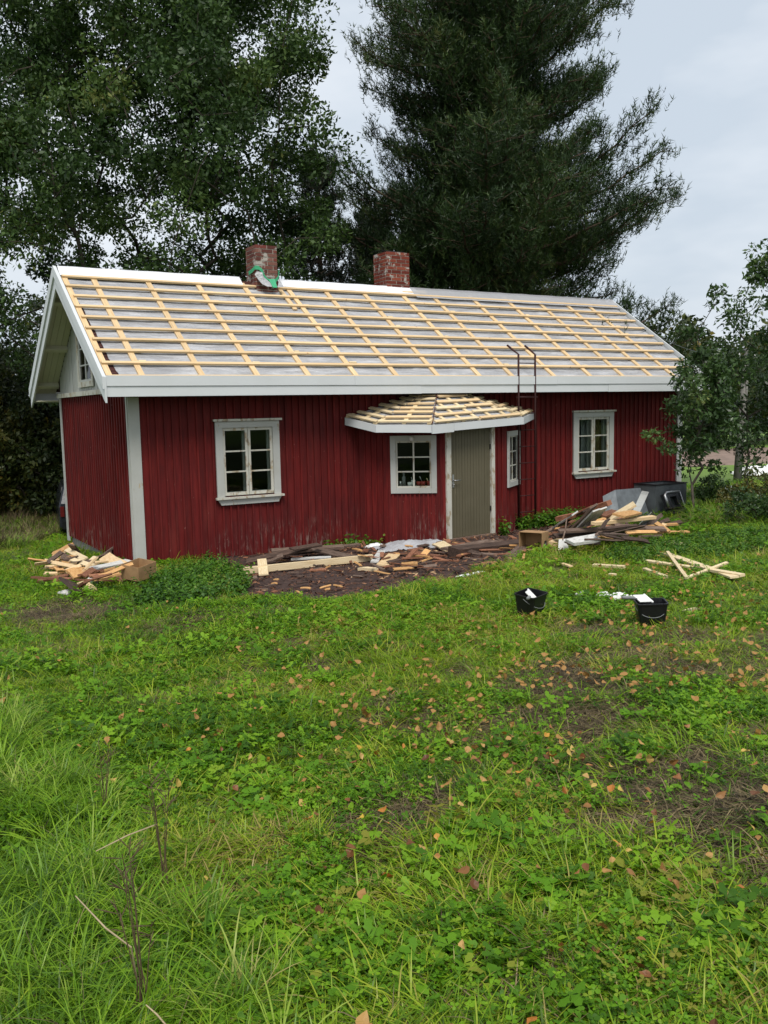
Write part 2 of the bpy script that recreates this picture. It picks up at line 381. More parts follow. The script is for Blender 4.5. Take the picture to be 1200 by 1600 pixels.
MAT['straw'] = foliage('dead_grass', [(0.0, (0.035, 0.024, 0.013)), (0.5, (0.10, 0.075, 0.035)), (1.0, (0.26, 0.20, 0.10))], 0.15, 0.7, 'obj', 0.2)
MAT['leaf_tan'] = foliage('fallen_leaf_tan', [(0.0, (0.18, 0.075, 0.020)), (0.4, (0.33, 0.175, 0.050)), (0.8, (0.45, 0.285, 0.095)), (1.0, (0.44, 0.32, 0.06))], 0.15, 0.55, 'obj', 0.05)
MAT['leaf_brown'] = foliage('fallen_leaf_brown', [(0.0, (0.09, 0.032, 0.010)), (0.5, (0.20, 0.078, 0.024)), (1.0, (0.33, 0.15, 0.045))], 0.1, 0.5, 'obj', 0.05)
MAT['leaf_orange'] = foliage('fallen_leaf_orange', [(0.0, (0.33, 0.11, 0.02)), (0.5, (0.45, 0.19, 0.03)), (1.0, (0.50, 0.33, 0.04))], 0.15, 0.5, 'obj', 0.05)
MAT['chips'] = foliage('wood_chip', [(0.0, (0.045, 0.02, 0.012)), (0.45, (0.13, 0.055, 0.03)), (0.75, (0.26, 0.13, 0.07)), (1.0, (0.48, 0.33, 0.18))], 0.02, 0.8, 'attr', 0.12, 0.25, 1.5)

# ================================================================== GROUND
BED = np.array([(0.75, 0.2), (0.55, -1.5), (0.0, -3.4), (0.30, -5.1), (1.35, -5.5), (3.1, -4.75), (4.6, -3.75), (6.0, -2.9), (7.6, -1.6), (8.6, -0.6), (8.6, 0.2)])
def sdf(poly, x, y):
    x = np.asarray(x, float); y = np.asarray(y, float)
    d = np.full(x.shape, 1e9); ins = np.zeros(x.shape, bool); n = len(poly)
    for i in range(n):
        a, b = poly[i], poly[(i + 1) % n]; e = b - a
        t = np.clip(((x - a[0]) * e[0] + (y - a[1]) * e[1]) / (e @ e), 0, 1)
        d = np.minimum(d, np.hypot(x - a[0] - t * e[0], y - a[1] - t * e[1]))
        c = ((a[1] > y) != (b[1] > y)) & (x < (b[0] - a[0]) * (y - a[1]) / (b[1] - a[1] + 1e-12) + a[0]); ins ^= c
    return np.where(ins, -d, d)
def vnoise(x, y, s, seed=0):
    x = np.asarray(x, float) * s + seed * 17.3; y = np.asarray(y, float) * s - seed * 9.1
    xi = np.floor(x); yi = np.floor(y); fx = x - xi; fy = y - yi
    def h(a, b):
        v = np.sin(a * 127.1 + b * 311.7 + seed * 13.7) * 43758.5453; return v - np.floor(v)
    fx = fx * fx * (3 - 2 * fx); fy = fy * fy * (3 - 2 * fy)
    return (h(xi, yi) * (1 - fx) + h(xi + 1, yi) * fx) * (1 - fy) + (h(xi, yi + 1) * (1 - fx) + h(xi + 1, yi + 1) * fx) * fy
def fbm(x, y, s, seed=0): return 0.5 * vnoise(x, y, s, seed) + 0.3 * vnoise(x, y, s * 2.1, seed + 1) + 0.2 * vnoise(x, y, s * 4.3, seed + 2)
MUD = [(gp(1160, 1240)[:2], 0.85, 0.95), (gp(900, 1115)[:2], 0.8, 0.75), (gp(640, 1130)[:2], 0.6, 0.6), (gp(800, 1065)[:2], 0.6, 0.6), (gp(1000, 1010)[:2], 0.9, 0.55),
       (gp(90, 958)[:2], 1.3, 0.75), (gp(330, 985)[:2], 1.2, 0.45), (gp(1090, 1060)[:2], 0.7, 0.6), (gp(420, 1060)[:2], 0.9, 0.35), (gp(700, 1290)[:2], 0.35, 0.45),
       (gp(950, 1190)[:2], 0.55, 0.7), (gp(1000, 1270)[:2], 0.4, 0.5), (gp(1130, 1400)[:2], 0.4, 0.4)]
def mud(x, y):
    v = np.zeros(np.shape(x))
    for c, r, a in MUD: v = np.maximum(v, 1.15 * a * np.exp(-((x - c[0]) ** 2 + (y - c[1]) ** 2) / (r * r * 1.4)))
    n = .6 * fbm(x, y, 2.6, 4) + .4 * fbm(x, y, 7.5, 14)
    return np.clip((v + (n - 0.54) * 2.2) * 1.5, 0, 1) * (v > 0.04)
def soil(x, y):
    d = sdf(BED, x, y) + (fbm(x, y, 1.6, 9) - 0.5) * 0.5
    return np.clip(0.5 - d / 0.25, 0, 1)
def axis(a, b, step, far, k=1.22):
    c = list(np.arange(a, b + 1e-6, step)); s = step
    while c[-1] < far[1]: s *= k; c.append(c[-1] + s)
    s = step
    while c[0] > far[0]: s *= k; c.insert(0, c[0] - s)
    return np.array(c)
gx = axis(-9, 16, 0.13, (-500, 600)); gy = axis(-14.5, 6, 0.13, (-500, 600))
GX, GY = np.meshgrid(gx, gy); GZ = ground(GX, GY)
gs = soil(GX, GY); gm = mud(GX, GY)
GZ = GZ + gs * (fbm(GX, GY, 5, 2) - 0.4) * 0.07
def ground_b(x, y): return ground(x, y) + soil(x, y) * (fbm(x, y, 5, 2) - 0.4) * 0.07
nx, ny = len(gx), len(gy)
ii = np.arange(nx * ny).reshape(ny, nx)
Q = np.stack([ii[:-1, :-1], ii[:-1, 1:], ii[1:, 1:], ii[1:, :-1]], -1).reshape(-1, 4)
def ground_mat():
    m, t, o = newmat('lawn_soil'); P = pos(t)
    a = N(t, 'ShaderNodeAttribute', attribute_name='soil').outputs['Fac']; b = N(t, 'ShaderNodeAttribute', attribute_name='mud').outputs['Fac']
    n1 = noise(t, 3, 6, P); n2 = noise(t, 28, 5, P, None, 0.7); n3 = noise(t, 0.12, 4, P)
    turf = ramp(t, [(0.3, (0.030, 0.040, 0.012)), (0.5, (0.045, 0.075, 0.014)), (0.7, (0.075, 0.105, 0.020))], n1)
    far = ramp(t, [(0.35, (0.075, 0.14, 0.02)), (0.65, (0.14, 0.22, 0.035))], n3)
    y = N(t, 'ShaderNodeVectorMath', operation='LENGTH'); t.links.new(P, y.inputs[0])
    turf = mixc(t, sstep(t, y.outputs['Value'], 22, 34), turf, far)
    dirt = ramp(t, [(0.3, (0.022, 0.013, 0.011)), (0.55, (0.055, 0.032, 0.026)), (0.75, (0.11, 0.07, 0.05))], n2)
    c = mixc(t, b, turf, ramp(t, [(0.3, (0.028, 0.019, 0.013)), (0.7, (0.075, 0.055, 0.037))], n2)); c = mixc(t, a, c, dirt)
    finish(t, o, c, 0.85, 0.3, bump=n2, bumpd=0.03); return m
gme = mesh('ground', np.stack([GX, GY, GZ], -1).reshape(-1, 3), Q, ground_mat(), True, {'soil': gs.ravel(), 'mud': gm.ravel()})
tag(link('ground', gme), kind='structure')

# ================================================================== COTTAGE
W, LEN, ZE, ZT = 4.756, 12.0546, 2.60, 2.89
OVL, OVR, OVF = 0.4534, 0.32, 0.48
YR = W / 2; ZR = 4.8125; SL = (ZR - ZT) / (YR + OVF)
ANG = math.atan(SL)
def zroof(y): return ZT + (min(y, W - y) + OVF) * SL
house = empty('cottage', (0, 0, 0))
tag(house, 'low red wooden cottage with half-battened roof, two brick chimneys and a small porch', 'house')

def hbox(name, mat, a, b, parent=house): return piece(name, mat, parent, a, b)

# foundation
fb = MB(); fb.box((0.03, 0.03, -0.75), (LEN - .03, W - .03, 0.02)); fb.build('foundation', MAT['stone'], house)

def wall(name, a, b, z0, z1, pitch, openings, parent, mat, strip_w=0.028, strip_t=0.022, board_t=0.022, board_name='board', ztop=None, jit=0.0):
    """boards and cover strips from a to b (outside on the right hand of a->b); openings in (u0,u1,z0,z1); ztop(u) cuts the top"""
    a = Vector((*a, 0)); b = Vector((*b, 0)); u = (b - a).normalized(); n = Vector((u.y, -u.x, 0)); Lw = (b - a).length
    w = empty(name, (0, 0, 0), parent)
    cnt = max(1, round(Lw / pitch)); p = Lw / cnt
    def put(nm, u0, u1, za, zb, t0, t1):
        zs = [(za, zb)]
        for o0, o1, oz0, oz1 in openings:
            if u1 > o0 + 0.004 and u0 < o1 - 0.004:
                zs = [s for q in zs for s in ((q[0], min(q[1], oz0)), (max(q[0], oz1), q[1])) if s[1] - s[0] > 0.01]
        for s0, s1 in zs:
            top = s1
            if ztop is not None and s1 == zb: top = min(ztop(u0), ztop(u1))
            if top - s0 < 0.02: continue
            c = a + u * (u0 + u1) / 2 + n * (t0 + t1) / 2; c.z = (s0 + top) / 2
            piece_m(nm, mat, w, frame_mtx(c, u, n, Vector((0, 0, 1))), (u1 - u0, t1 - t0, top - s0))
    for i in range(cnt):
        u0, u1 = i * p + 0.001, (i + 1) * p - 0.001
        zj = random.uniform(-jit, jit); tj = random.uniform(0, 0.005)
        cuts = sorted({u0, u1} | {v for o in openings for v in o[:2] if u0 < v < u1})
        for c0, c1 in zip(cuts[:-1], cuts[1:]): put(board_name, c0, c1, z0 + zj, z1, -board_t, tj)
    for i in range(1, cnt):
        sj = random.uniform(-.004, .004); put('cover_strip', i * p - strip_w / 2 + sj, i * p + strip_w / 2 + sj, z0 + random.uniform(-jit, jit), z1, 0.0055, 0.0055 + strip_t)
    return w, u, n, a

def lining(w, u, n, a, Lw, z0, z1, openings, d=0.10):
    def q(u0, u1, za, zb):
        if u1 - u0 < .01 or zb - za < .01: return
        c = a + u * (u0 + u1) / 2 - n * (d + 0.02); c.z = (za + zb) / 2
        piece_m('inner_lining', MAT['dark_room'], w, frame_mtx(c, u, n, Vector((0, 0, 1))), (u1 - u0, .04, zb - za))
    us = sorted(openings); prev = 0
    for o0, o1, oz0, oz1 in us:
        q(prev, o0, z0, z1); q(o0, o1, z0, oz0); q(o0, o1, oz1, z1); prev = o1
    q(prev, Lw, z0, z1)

# window geometry of the facade
WX, WW, WZ0, WZ1, VX = 1.3323, 1.1074, 0.9717, 2.1941, 8.925
op_f = [(WX + .10, WX + WW - .10, WZ0 + .02, WZ1 - .10), (VX + .10, VX + WW - .10, WZ0 + .02, WZ1 - .10)]
fw = wall('front_wall', (0.14, 0), (LEN - .10, 0), 0.0, 2.60, 0.128, [(o[0] - .14, o[1] - .14, o[2], o[3]) for o in op_f], house, MAT['red'], jit=0.02)
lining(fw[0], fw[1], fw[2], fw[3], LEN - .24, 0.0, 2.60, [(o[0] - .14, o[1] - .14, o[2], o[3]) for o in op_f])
gw = wall('gable_wall', (0, W), (0, 0), -0.02, 2.72, 0.152, [], house, MAT['red'], 0.034, 0.034)
lining(gw[0], gw[1], gw[2], gw[3], W, 0.0, 2.62, [])
rw_ = wall('gable_wall', (LEN, 0), (LEN, W), 0.0, 2.72, 0.3, [], house, MAT['red'])
lining(rw_[0], rw_[1], rw_[2], rw_[3], W, 0.0, 2.62, [])
bw = wall('back_wall', (LEN, W), (0, W), -.05, 2.60, 0.3, [], house, MAT['red'])
lining(bw[0], bw[1], bw[2], bw[3], LEN, 0.0, 2.60, [])
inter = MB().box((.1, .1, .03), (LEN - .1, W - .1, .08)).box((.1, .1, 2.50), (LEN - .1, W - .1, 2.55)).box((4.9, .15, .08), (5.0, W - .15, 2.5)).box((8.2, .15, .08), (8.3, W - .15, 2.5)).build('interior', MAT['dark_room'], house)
# corner boards
hbox('corner_board', MAT['white_old'], (-0.030, -0.045, -0.08), (0.138, -0.012, 2.598))
hbox('corner_board', MAT['white_old'], (-0.045, -0.0115, -0.08), (-0.012, 0.050, 2.66))
hbox('corner_board', MAT['white_old'], (-0.05, W - .10, -0.12), (-0.012, W + .03, 2.68))
hbox('corner_board', MAT['white_old'], (LEN - .098, -0.045, 0.0), (LEN + .05, -0.012, 2.598))

# upper gable: white boards, drip board, attic window
op_g = (W - 2.93, W - 2.02, 2.92, 3.78)
ug = wall('gable_top', (-0.02, W), (-0.02, 0), 2.74, 4.8, 0.13, [op_g], house, MAT['white_old'], 0.012, 0.003, ztop=lambda u: zroof(W - u) - 0.12)
rg = wall('gable_top', (LEN + .02, 0), (LEN + .02, W), 2.74, 4.8, 0.26, [], house, MAT['white_old'], 0.012, 0.003, ztop=lambda u: zroof(u) - 0.12)
hbox('drip_board', MAT['white_peel'], (-0.085, -0.06, 2.68), (-0.046, W + .05, 2.76))
def attic():
    w = empty('attic_window', (0, 0, 0), house); y0, y1, z0, z1 = 2.02, 2.93, 2.92, 3.78
    for nm, a, b in (('casing', (-.065, y0 - .09, z0 - .09), (-.047, y0, z1 + .09)), ('casing', (-.065, y1, z0 - .09), (-.047, y1 + .09, z1 + .09)),
                     ('casing', (-.065, y0, z1), (-.047, y1, z1 + .09)), ('casing', (-.065, y0, z0 - .09), (-.047, y1, z0))): piece(nm, MAT['white_peel'], w, a, b)
    s = MB().box((-.045, y0, z0), (-.015, y0 + .04, z1)).box((-.045, y1 - .04, z0), (-.015, y1, z1)).box((-.045, y0 + .04, z0), (-.015, y1 - .04, z0 + .04)).box((-.045, y0 + .04, z1 - .04), (-.015, y1 - .04, z1))
    s.box((-.044, (y0 + y1) / 2 - .02, z0 + .04), (-.016, (y0 + y1) / 2 + .02, z1 - .04)); s.build('sash', MAT['white_old'], w)
    for k in (1, 2):
        z = z0 + (z1 - z0) * k / 3
        for ya, yb in ((y0 + .04, (y0 + y1) / 2 - .02), ((y0 + y1) / 2 + .02, y1 - .04)): piece('muntin', MAT['white_old'], w, (-.042, ya, z - .012), (-.02, yb, z + .012))
    for k in range(3):
        for ya, yb in ((y0 + .04, (y0 + y1) / 2 - .02), ((y0 + y1) / 2 + .02, y1 - .04)):
            piece('pane', MAT['glass'], w, (-.032, ya, z0 + (z1 - z0) * k / 3 + .012), (-.029, yb, z0 + (z1 - z0) * (k + 1) / 3 - .012))
attic()
MB().prism([(.5, .5, 2.7), (.5, W - .5, 2.7), (.5, W - .5, 3.25), (.5, YR, 4.5), (.5, .5, 3.25)], (.04, 0, 0)).build('attic_partition', MAT['dark_room'], house)

# facade windows
def window(x, lbl, curtains=False):
    w = empty('window', (0, 0, 0), house); w['label'] = lbl
    X0, X1, Z0, Z1 = x, x + WW, WZ0, WZ1; m = MAT['white_old']; pl = MAT['white_peel']
    piece('casing', m, w, (X0, -.048, Z0 + .012), (X0 + .122, -.013, Z1 - .1))
    piece('casing', m, w, (X1 - .118, -.048, Z0 + .012), (X1, -.013, Z1 - .1))
    piece('casing', m, w, (X0, -.050, Z1 - .0995), (X1, -.013, Z1))
    piece('head_drip', pl, w, (X0 - .035, -.085, Z1 + .005), (X1 + .04, -.013, Z1 + .04))
    piece('sill', pl, w, (X0 - .03, -.095, Z0 - .022), (X1 + .04, -.012, Z0 + .010))
    MB().prism([(X0 - .0, -.052, Z0 - .024), (X1 + .005, -.052, Z0 - .024), (X1 - .05, -.052, Z0 - .115), (X0 + .06, -.052, Z0 - .115)], (0, .038, 0)).build('apron', m, w)
    a0, a1, c0, c1 = X0 + .124, X1 - .12, Z0 + .034, Z1 - .102; mid = (a0 + a1) / 2
    for s0, s1 in ((a0, mid - .004), (mid + .004, a1)):
        f = .042
        s = MB().box((s0, -.022, c0), (s0 + f, .02, c1)).box((s1 - f, -.022, c0), (s1, .02, c1)).box((s0 + f, -.0215, c0), (s1 - f, .0195, c0 + .05)).box((s0 + f, -.0215, c1 - .045), (s1 - f, .0195, c1)); s.build('sash', pl, w)
        h = (c1 - .045 - c0 - .05) / 3
        for k in (1, 2):
            z = c0 + .05 + h * k; piece('muntin', pl, w, (s0 + f, -.020, z - .012), (s1 - f, .012, z + .012))
        for k in range(3): piece('pane', MAT['glass'], w, (s0 + f, -.004, c0 + .05 + h * k + .012 * (k > 0)), (s1 - f, -.001, c0 + .05 + h * (k + 1) - .012 * (k < 2)))
        # inner winter sash
        MB().box((s0, .10, c0), (s0 + .045, .13, c1)).box((s1 - .045, .10, c0), (s1, .13, c1)).box((s0 + .045, .1005, c0), (s1 - .045, .1295, c0 + .05)).box((s0 + .045, .1005, c1 - .045), (s1 - .045, .1295, c1)).build('inner_sash', m, w)
    piece('reveal', m, w, (a0 - .02, .022, c0 - .02), (a0 - .002, .20, c1)); piece('reveal', m, w, (a1 + .002, .022, c0 - .02), (a1 + .02, .20, c1))
    piece('inner_sill', m, w, (a0 - .02, .022, c0 - .035), (a1 + .02, .26, c0 - .003))
window(WX, 'white flaking window with dark room behind, left of the porch')
window(VX, 'white window with curtains behind its panes, right of the ladder')
def curtain(name, mat, x0, x1, z0, z1, y, amp, waves, lbl):
    n = 40; V = []; Fs = []
    for i in range(n + 1):
        s = i / n; xx = x0 + (x1 - x0) * s; yy = y + amp * math.sin(s * waves * 6.28) + amp * .4 * math.sin(s * waves * 15)
        for j, z in enumerate((z0, (z0 + z1) / 2, z1)): V.append((xx + .012 * math.sin(j + s * 9), yy, z))
    for i in range(n):
        for j in range(2): Fs.append((i*3+j, (i+1)*3+j, (i+1)*3+j+1, i*3+j+1))
    o = link(name, mesh(name, V, Fs, mat, True)); tag(o, lbl, 'curtain'); return o
curtain('curtain', MAT['curtain'], VX + .45, VX + .80, 1.0, 2.12, .24, .025, 5, 'pale grey curtain in the right half of the window beside the ladder')
curtain('curtain', MAT['curtain'], VX + .12, VX + .30, 1.35, 2.12, .30, .02, 3, 'pale tied-back curtain at the left edge of the right-hand window')
curtain('curtain', MAT['curtain_y'], VX + .81, VX + 1.02, 1.0, 2.12, .23, .02, 3, 'narrow ochre curtain at the right edge of the right-hand window')

# ------------------------------------------------------------------ roof
roof = empty('roof', (0, 0, 0), house)
X0, X1 = -OVL, LEN + OVR
TOPD = 0.075                                             # deck top below the batten tops
def slope_box(name, mat, x0, x1, s0, s1, d0, d1, back=False, parent=roof):
    """box on the roof slope: s = distance up the slope from the eave, d = depth below the batten top plane"""
    u = Vector((0, math.cos(ANG), math.sin(ANG))); n = Vector((0, -math.sin(ANG), math.cos(ANG))); o = Vector((0, -OVF, ZT))
    if back: u.y, n.y = -u.y, -n.y; o = Vector((0, W + OVF, ZT))
    c = o + u * (s0 + s1) / 2 - n * (d0 + d1) / 2; c.x = (x0 + x1) / 2
    xx = Vector((1, 0, 0)) if not back else Vector((-1, 0, 0))
    return piece_m(name, mat, parent, frame_mtx(c, xx, u, n), (abs(x1 - x0), s1 - s0, abs(d1 - d0)))
SLEN = (YR + OVF) / math.cos(ANG)
# old deck boards below (visible at the left verge)
k = 0; s = 0.0
while s < SLEN - .02:
    e = min(s + .13, SLEN); slope_box('deck_board', MAT['old_deck'], X0 + .035, X1 - .035, s + .004, e - .004, TOPD, TOPD + .025); s += .135
slope_box('back_deck', MAT['old_deck'], X0 + .035, X1 - .035, 0.0, SLEN - .03, .03, .10, True)
# underlay with sag and wrinkles
CB = [-.37, .11, 1.04, 1.95, 2.85, 3.74, 4.54, 5.40, 6.32, 7.08, 8.11, 9.06, 9.95, 10.76, 11.45, 12.12]
def underlay():
    nx_, ns = 640, 70
    xs = np.linspace(-.34, X1 - .04, nx_); ss = np.linspace(0.01, SLEN - .01, ns)
    XX, SS = np.meshgrid(xs, ss)
    edge = np.where(XX < .05, (fbm(XX * 0, SS, 2.5, 3) - .45) * .0, 0)
    cb = np.array(CB); j = np.clip(np.searchsorted(cb, XX) - 1, 0, len(cb) - 2); a = cb[j]; b = cb[j + 1]
    tt = np.clip((XX - a) / (b - a), 0, 1); sag = -0.022 * np.sin(np.pi * tt) * (0.6 + 0.8 * fbm(j * 3.7 + XX * 0.2, SS, .8, 5))
    wr = (fbm(XX * 0.9 + SS * .6, SS * 5, 1.3, 1) - .5) * .055 + (fbm(XX * 7 + SS * 4, SS * 2, 1, 6) - .5) * .022 * np.clip((fbm(XX, SS, .9, 8) - .4) * 5, 0, 1)
    d = TOPD - .012 - sag * 0.3 - wr * np.sin(np.pi * tt)
    d = np.clip(d, .038, TOPD - .004)
    n = np.array([0, -math.sin(ANG), math.cos(ANG)]); u = np.array([0, math.cos(ANG), math.sin(ANG)])
    P = np.stack([XX, 0 * XX - OVF, 0 * XX + ZT], -1) + SS[..., None] * u - d[..., None] * n
    # torn edge at the verge
    cut = 0.0 + 0.17 * (1 - SS[:, 0] / SLEN) * (SS[:, 0] < 2.4) * (0.5 + fbm(SS[:, 0] * 2, SS[:, 0] * 0, 1.7, 2))
    P[:, :, 0] = np.maximum(P[:, :, 0], (-.36 + cut)[:, None])
    i2 = np.arange(nx_ * ns).reshape(ns, nx_); q = np.stack([i2[:-1, :-1], i2[:-1, 1:], i2[1:, 1:], i2[1:, :-1]], -1).reshape(-1, 4)
    link('underlay', mesh('underlay', P.reshape(-1, 3), q, MAT['membrane'], True), roof)
underlay()
for c in CB[:-1]:
    slope_box('counter_batten', MAT['pine'], c - .045, c + .045, .01, SLEN - random.uniform(.06, .12), TOPD - .012, .034)
slope_box('counter_batten', MAT['pine'], 3.52, 3.60, SLEN - 1.05, SLEN - .1, TOPD - .012, .034)
# battens: eave piece and nine above, each of several lengths butted on counter battens
pit = (SLEN - .17) / 9.45
joins = [2, 4, 6, 8, 9, 11, 12]
for r_ in range(10):
    s0 = .0 if r_ == 0 else .05 + r_ * pit - .012; wd = .058 if r_ else .05
    xa = X0 + .04 + random.uniform(-.01, .05) * (r_ > 0)
    cuts = [CB[j] for j in sorted(random.sample(joins, 3))] + [X1 - .03 - random.uniform(0, .03)]
    prev = xa
    for c in cuts:
        dj = random.uniform(-.006, .006); slope_box('batten', MAT['pine'], prev + .001, c - .001, s0 + dj, s0 + wd + dj, .034, .002); prev = c
# shims beside the battens
for _ in range(34):
    c = random.choice(CB[1:-1]); r_ = random.randint(1, 9); s0 = .05 + r_ * pit + random.uniform(.045, .09)
    slope_box('shim', MAT['pine_pale'], c + .05, c + .05 + random.uniform(.08, .16), s0, s0 + random.uniform(.03, .045), .05, .018)
# ridge cover: white film folded over the ridge
def ridge_cover(x0, x1, s_drop, mat, name='ridge_cover'):
    nn = max(30, int((x1 - x0) * 12)); V = []; Fs = []
    prof = [(-s_drop, .012), (-s_drop * .6, .004), (-s_drop * .25, -.018), (0, -.035), (s_drop * .3, -.018), (s_drop, .02)]
    for i in range(nn + 1):
        x = x0 + (x1 - x0) * i / nn; w1 = (float(fbm(x, 0, 1.3, 3)) - .5) * .03
        for k, (s, d) in enumerate(prof):
            y = YR + s * math.cos(ANG); z = ZR - abs(s) * math.sin(ANG) - d + .0025 * math.sin(x * 9 + k)
            if k == 0: z += w1 * .2; y += w1
            V.append((x, y, z))
    m_ = len(prof)
    for i in range(nn):
        for k in range(m_ - 1): Fs.append((i*m_+k, (i+1)*m_+k, (i+1)*m_+k+1, i*m_+k+1))
    link(name, mesh(name, V, Fs, mat, True), roof)
ridge_cover(X0 + .02, 2.83, .24, MAT['film']); ridge_cover(3.60, 6.72, .20, MAT['film']); ridge_cover(6.60, X1, .34, MAT['sheet'])
slope_box('ridge_board', MAT['pine'], 6.35, 6.95, SLEN - .16, SLEN - .05, .03, .0)
# barge boards
def barge(x0, x1, v0, v1, ypad, name, mat, front=True):
    ye = -OVF - ypad
    za, zb = zroof(-OVF) - ypad * SL, ZR
    poly = [(x0, ye, za + v0), (x0, YR, zb + v0), (x0, YR, zb + v1), (x0, ye, za + v1)]
    if not front: poly = [(x0, W - p[1], p[2]) for p in poly]
    MB().prism(poly, (x1 - x0, 0, 0)).build(name, mat, roof)
for fr in (True, False):
    barge(X0 - .028, X0 + .0, -.34, .03, .06, 'barge_board', MAT['white_new'], fr)
    barge(X0 - .055, X0 - .0285, -.14, .035, .06, 'barge_trim', MAT['white_new'], fr)
    barge(X1, X1 + .028, -.34, .02, .06, 'barge_board', MAT['white_new'], fr)
# fascia in two bands, soffit
for cuts_, y0_, z0_, z1_ in (((X0 + .001, 3.62, 8.05, X1 - .001), .052, 2.752, ZT + .012), ((X0 + .001, 4.95, 9.4, X1 - .001), .036, 2.60, 2.749)):
    for a_, b_ in zip(cuts_[:-1], cuts_[1:]):
        jz = random.uniform(-.003, .003); piece('fascia', MAT['white_new'], roof, (a_ + .0015, -OVF - y0_ + jz, z0_ + jz), (b_ - .0015, -OVF - .0137, z1_ + jz))
piece('fascia', MAT['white_new'], roof, (X0 + .001, W + OVF + .014, 2.60), (X1 - .001, W + OVF + .052, ZT))
for k in range(4): piece('soffit_board', MAT['rotten'], roof, (X0 + .03, -OVF + k * .115, 2.625), (X1 - .03, -OVF + k * .115 + .110, 2.645))  # front soffit boards just take the dark plank colour, the back one is cream
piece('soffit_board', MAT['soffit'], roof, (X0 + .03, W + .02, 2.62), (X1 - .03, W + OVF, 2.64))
for back in (True, False):
    for xa, xb in ((X0 + .003, -.03), (LEN + .03, X1 - .003)):
        for k in range(4):
            w_ = (xb - xa) / 4; slope_box('soffit_board', MAT['soffit'], xa + k * w_ + .003, xa + (k + 1) * w_ - .003, .02, SLEN - .12, .125, .145, back)
        for s in (.30, 1.45, 2.75): slope_box('lookout', MAT['soffit'], xa + .001, xb - .001, s, s + .09, .147, .235, back)
# chimneys
def chimney(x0, x1, y0, y1, z0, z1, mat, label, cap=False):
    c = empty('chimney', (0, 0, 0), house); c['label'] = label
    MB().box((x0 + .012, y0 + .012, z0), (x1 - .012, y1 - .012, z1 - .01)).build('mortar_core', MAT['mortar'], c)
    h = .074; n = int(round((z1 - z0) / h)); h = (z1 - z0) / n; g = .015; d = .055
    for k in range(n):
        z = z0 + k * h; off = (.5 if k % 2 else 0)
        def run(L_):
            bl = .235; e = [0.0]; v = bl * (.5 if off else 1)
            while v < L_ - .06: e.append(v); v += bl
            e.append(L_); return list(zip(e[:-1], e[1:]))
        for a, b in run(x1 - x0):
            for ya, yb in ((y0, y0 + d), (y1 - d, y1)):
                j = random.uniform(0, .006); piece('brick', mat, c, (x0 + a + g / 2, ya + j, z + g / 2), (x0 + b - g / 2, yb - j, z + h - g / 2))
        for a, b in run(y1 - y0 - 2 * d):
            for xa, xb in ((x0, x0 + d), (x1 - d, x1)):
                j = random.uniform(0, .006); piece('brick', mat, c, (xa + j, y0 + d + a + g / 2, z + g / 2), (xb - j, y0 + d + b - g / 2, z + h - g / 2))
    if cap: MB().box((x0 + .02, y0 + .06, z1 + .001), (x1 - .10, y1 + .02, z1 + .012)).prism([(x0 + .02, y0 + .06, z1 + .0125), (x1 - .1, y0 + .06, z1 + .0125), (x1 - .1, y1, z1 + .08), (x0 + .02, y1, z1 + .08)], (0, .015, .01)).build('cap_plate', MAT['black_iron'], c)
    return c
ch1 = chimney(3.06, 3.50, 2.12, 2.60, 4.45, 5.42, MAT['brick_dull'], 'dull sooty brick chimney with green tape round its foot')
ch2 = chimney(6.04, 6.60, 2.36, 2.90, 4.45, 5.54, MAT['brick_red'], 'bright red brick chimney with a black plate on top', True)
def tape():
    # crumpled collar of plastic and green tape round the foot of the first chimney
    rr = np.random.default_rng(5); c = ch1
    def strip(pts, w, name, mat):
        V = []; Fs = []
        for i, (p, nrm, up) in enumerate(pts):
            p = Vector(p); V.append(p + Vector(up) * w / 2); V.append(p - Vector(up) * w / 2)
        for i in range(len(pts) - 1): Fs.append((2*i, 2*i+1, 2*i+3, 2*i+2))
        o = link(name, mesh(name, V, Fs, mat), c); md = o.modifiers.new('thick', 'SOLIDIFY'); md.thickness = .006
    y = 2.095
    P = [(3.035, 2.42, 4.93), (3.03, 2.25, 4.95), (3.03, y, 4.99), (3.10, y - .012, 4.99), (3.17, y - .02, 4.93), (3.21, y - .02, 4.83), (3.26, y - .02, 4.77), (3.34, y - .02, 4.75), (3.42, y - .02, 4.76), (3.49, y - .015, 4.83), (3.52, y - .0, 4.93), (3.53, 2.2, 4.92)]
    strip([(p, None, (0.02 * rr.normal(), 0, 1)) for p in P], .07, 'sealing_tape', MAT['tape'])
    V = [(3.06, 2.085, 4.93), (3.16, 2.07, 4.90), (3.20, 2.03, 4.72), (3.14, 2.0, 4.66), (3.07, 2.05, 4.76), (3.02, 2.1, 4.86)]
    o = MB().prism(V, (0, -.008, .004)).build('flashing_film', MAT['membrane'], c)
    V = [(3.18, 2.07, 4.82), (3.36, 1.96, 4.64), (3.20, 1.94, 4.63), (3.12, 2.0, 4.68)]
    MB().prism(V, (0, -.008, .004)).build('flashing_film', MAT['membrane'], c)
    V = [(3.50, 2.07, 4.80), (3.53, 1.95, 4.64), (3.40, 1.94, 4.63)]
    MB().prism(V, (0, -.008, .004)).build('flashing_film', MAT['membrane'], c)
    V = [(3.27, 2.06, 4.78), (3.40, 2.06, 4.79), (3.385, 1.92, 4.615), (3.30, 1.92, 4.615)]
    MB().prism(V, (0, -.012, .008)).build('sealing_tape', MAT['tape'], c)
tape()

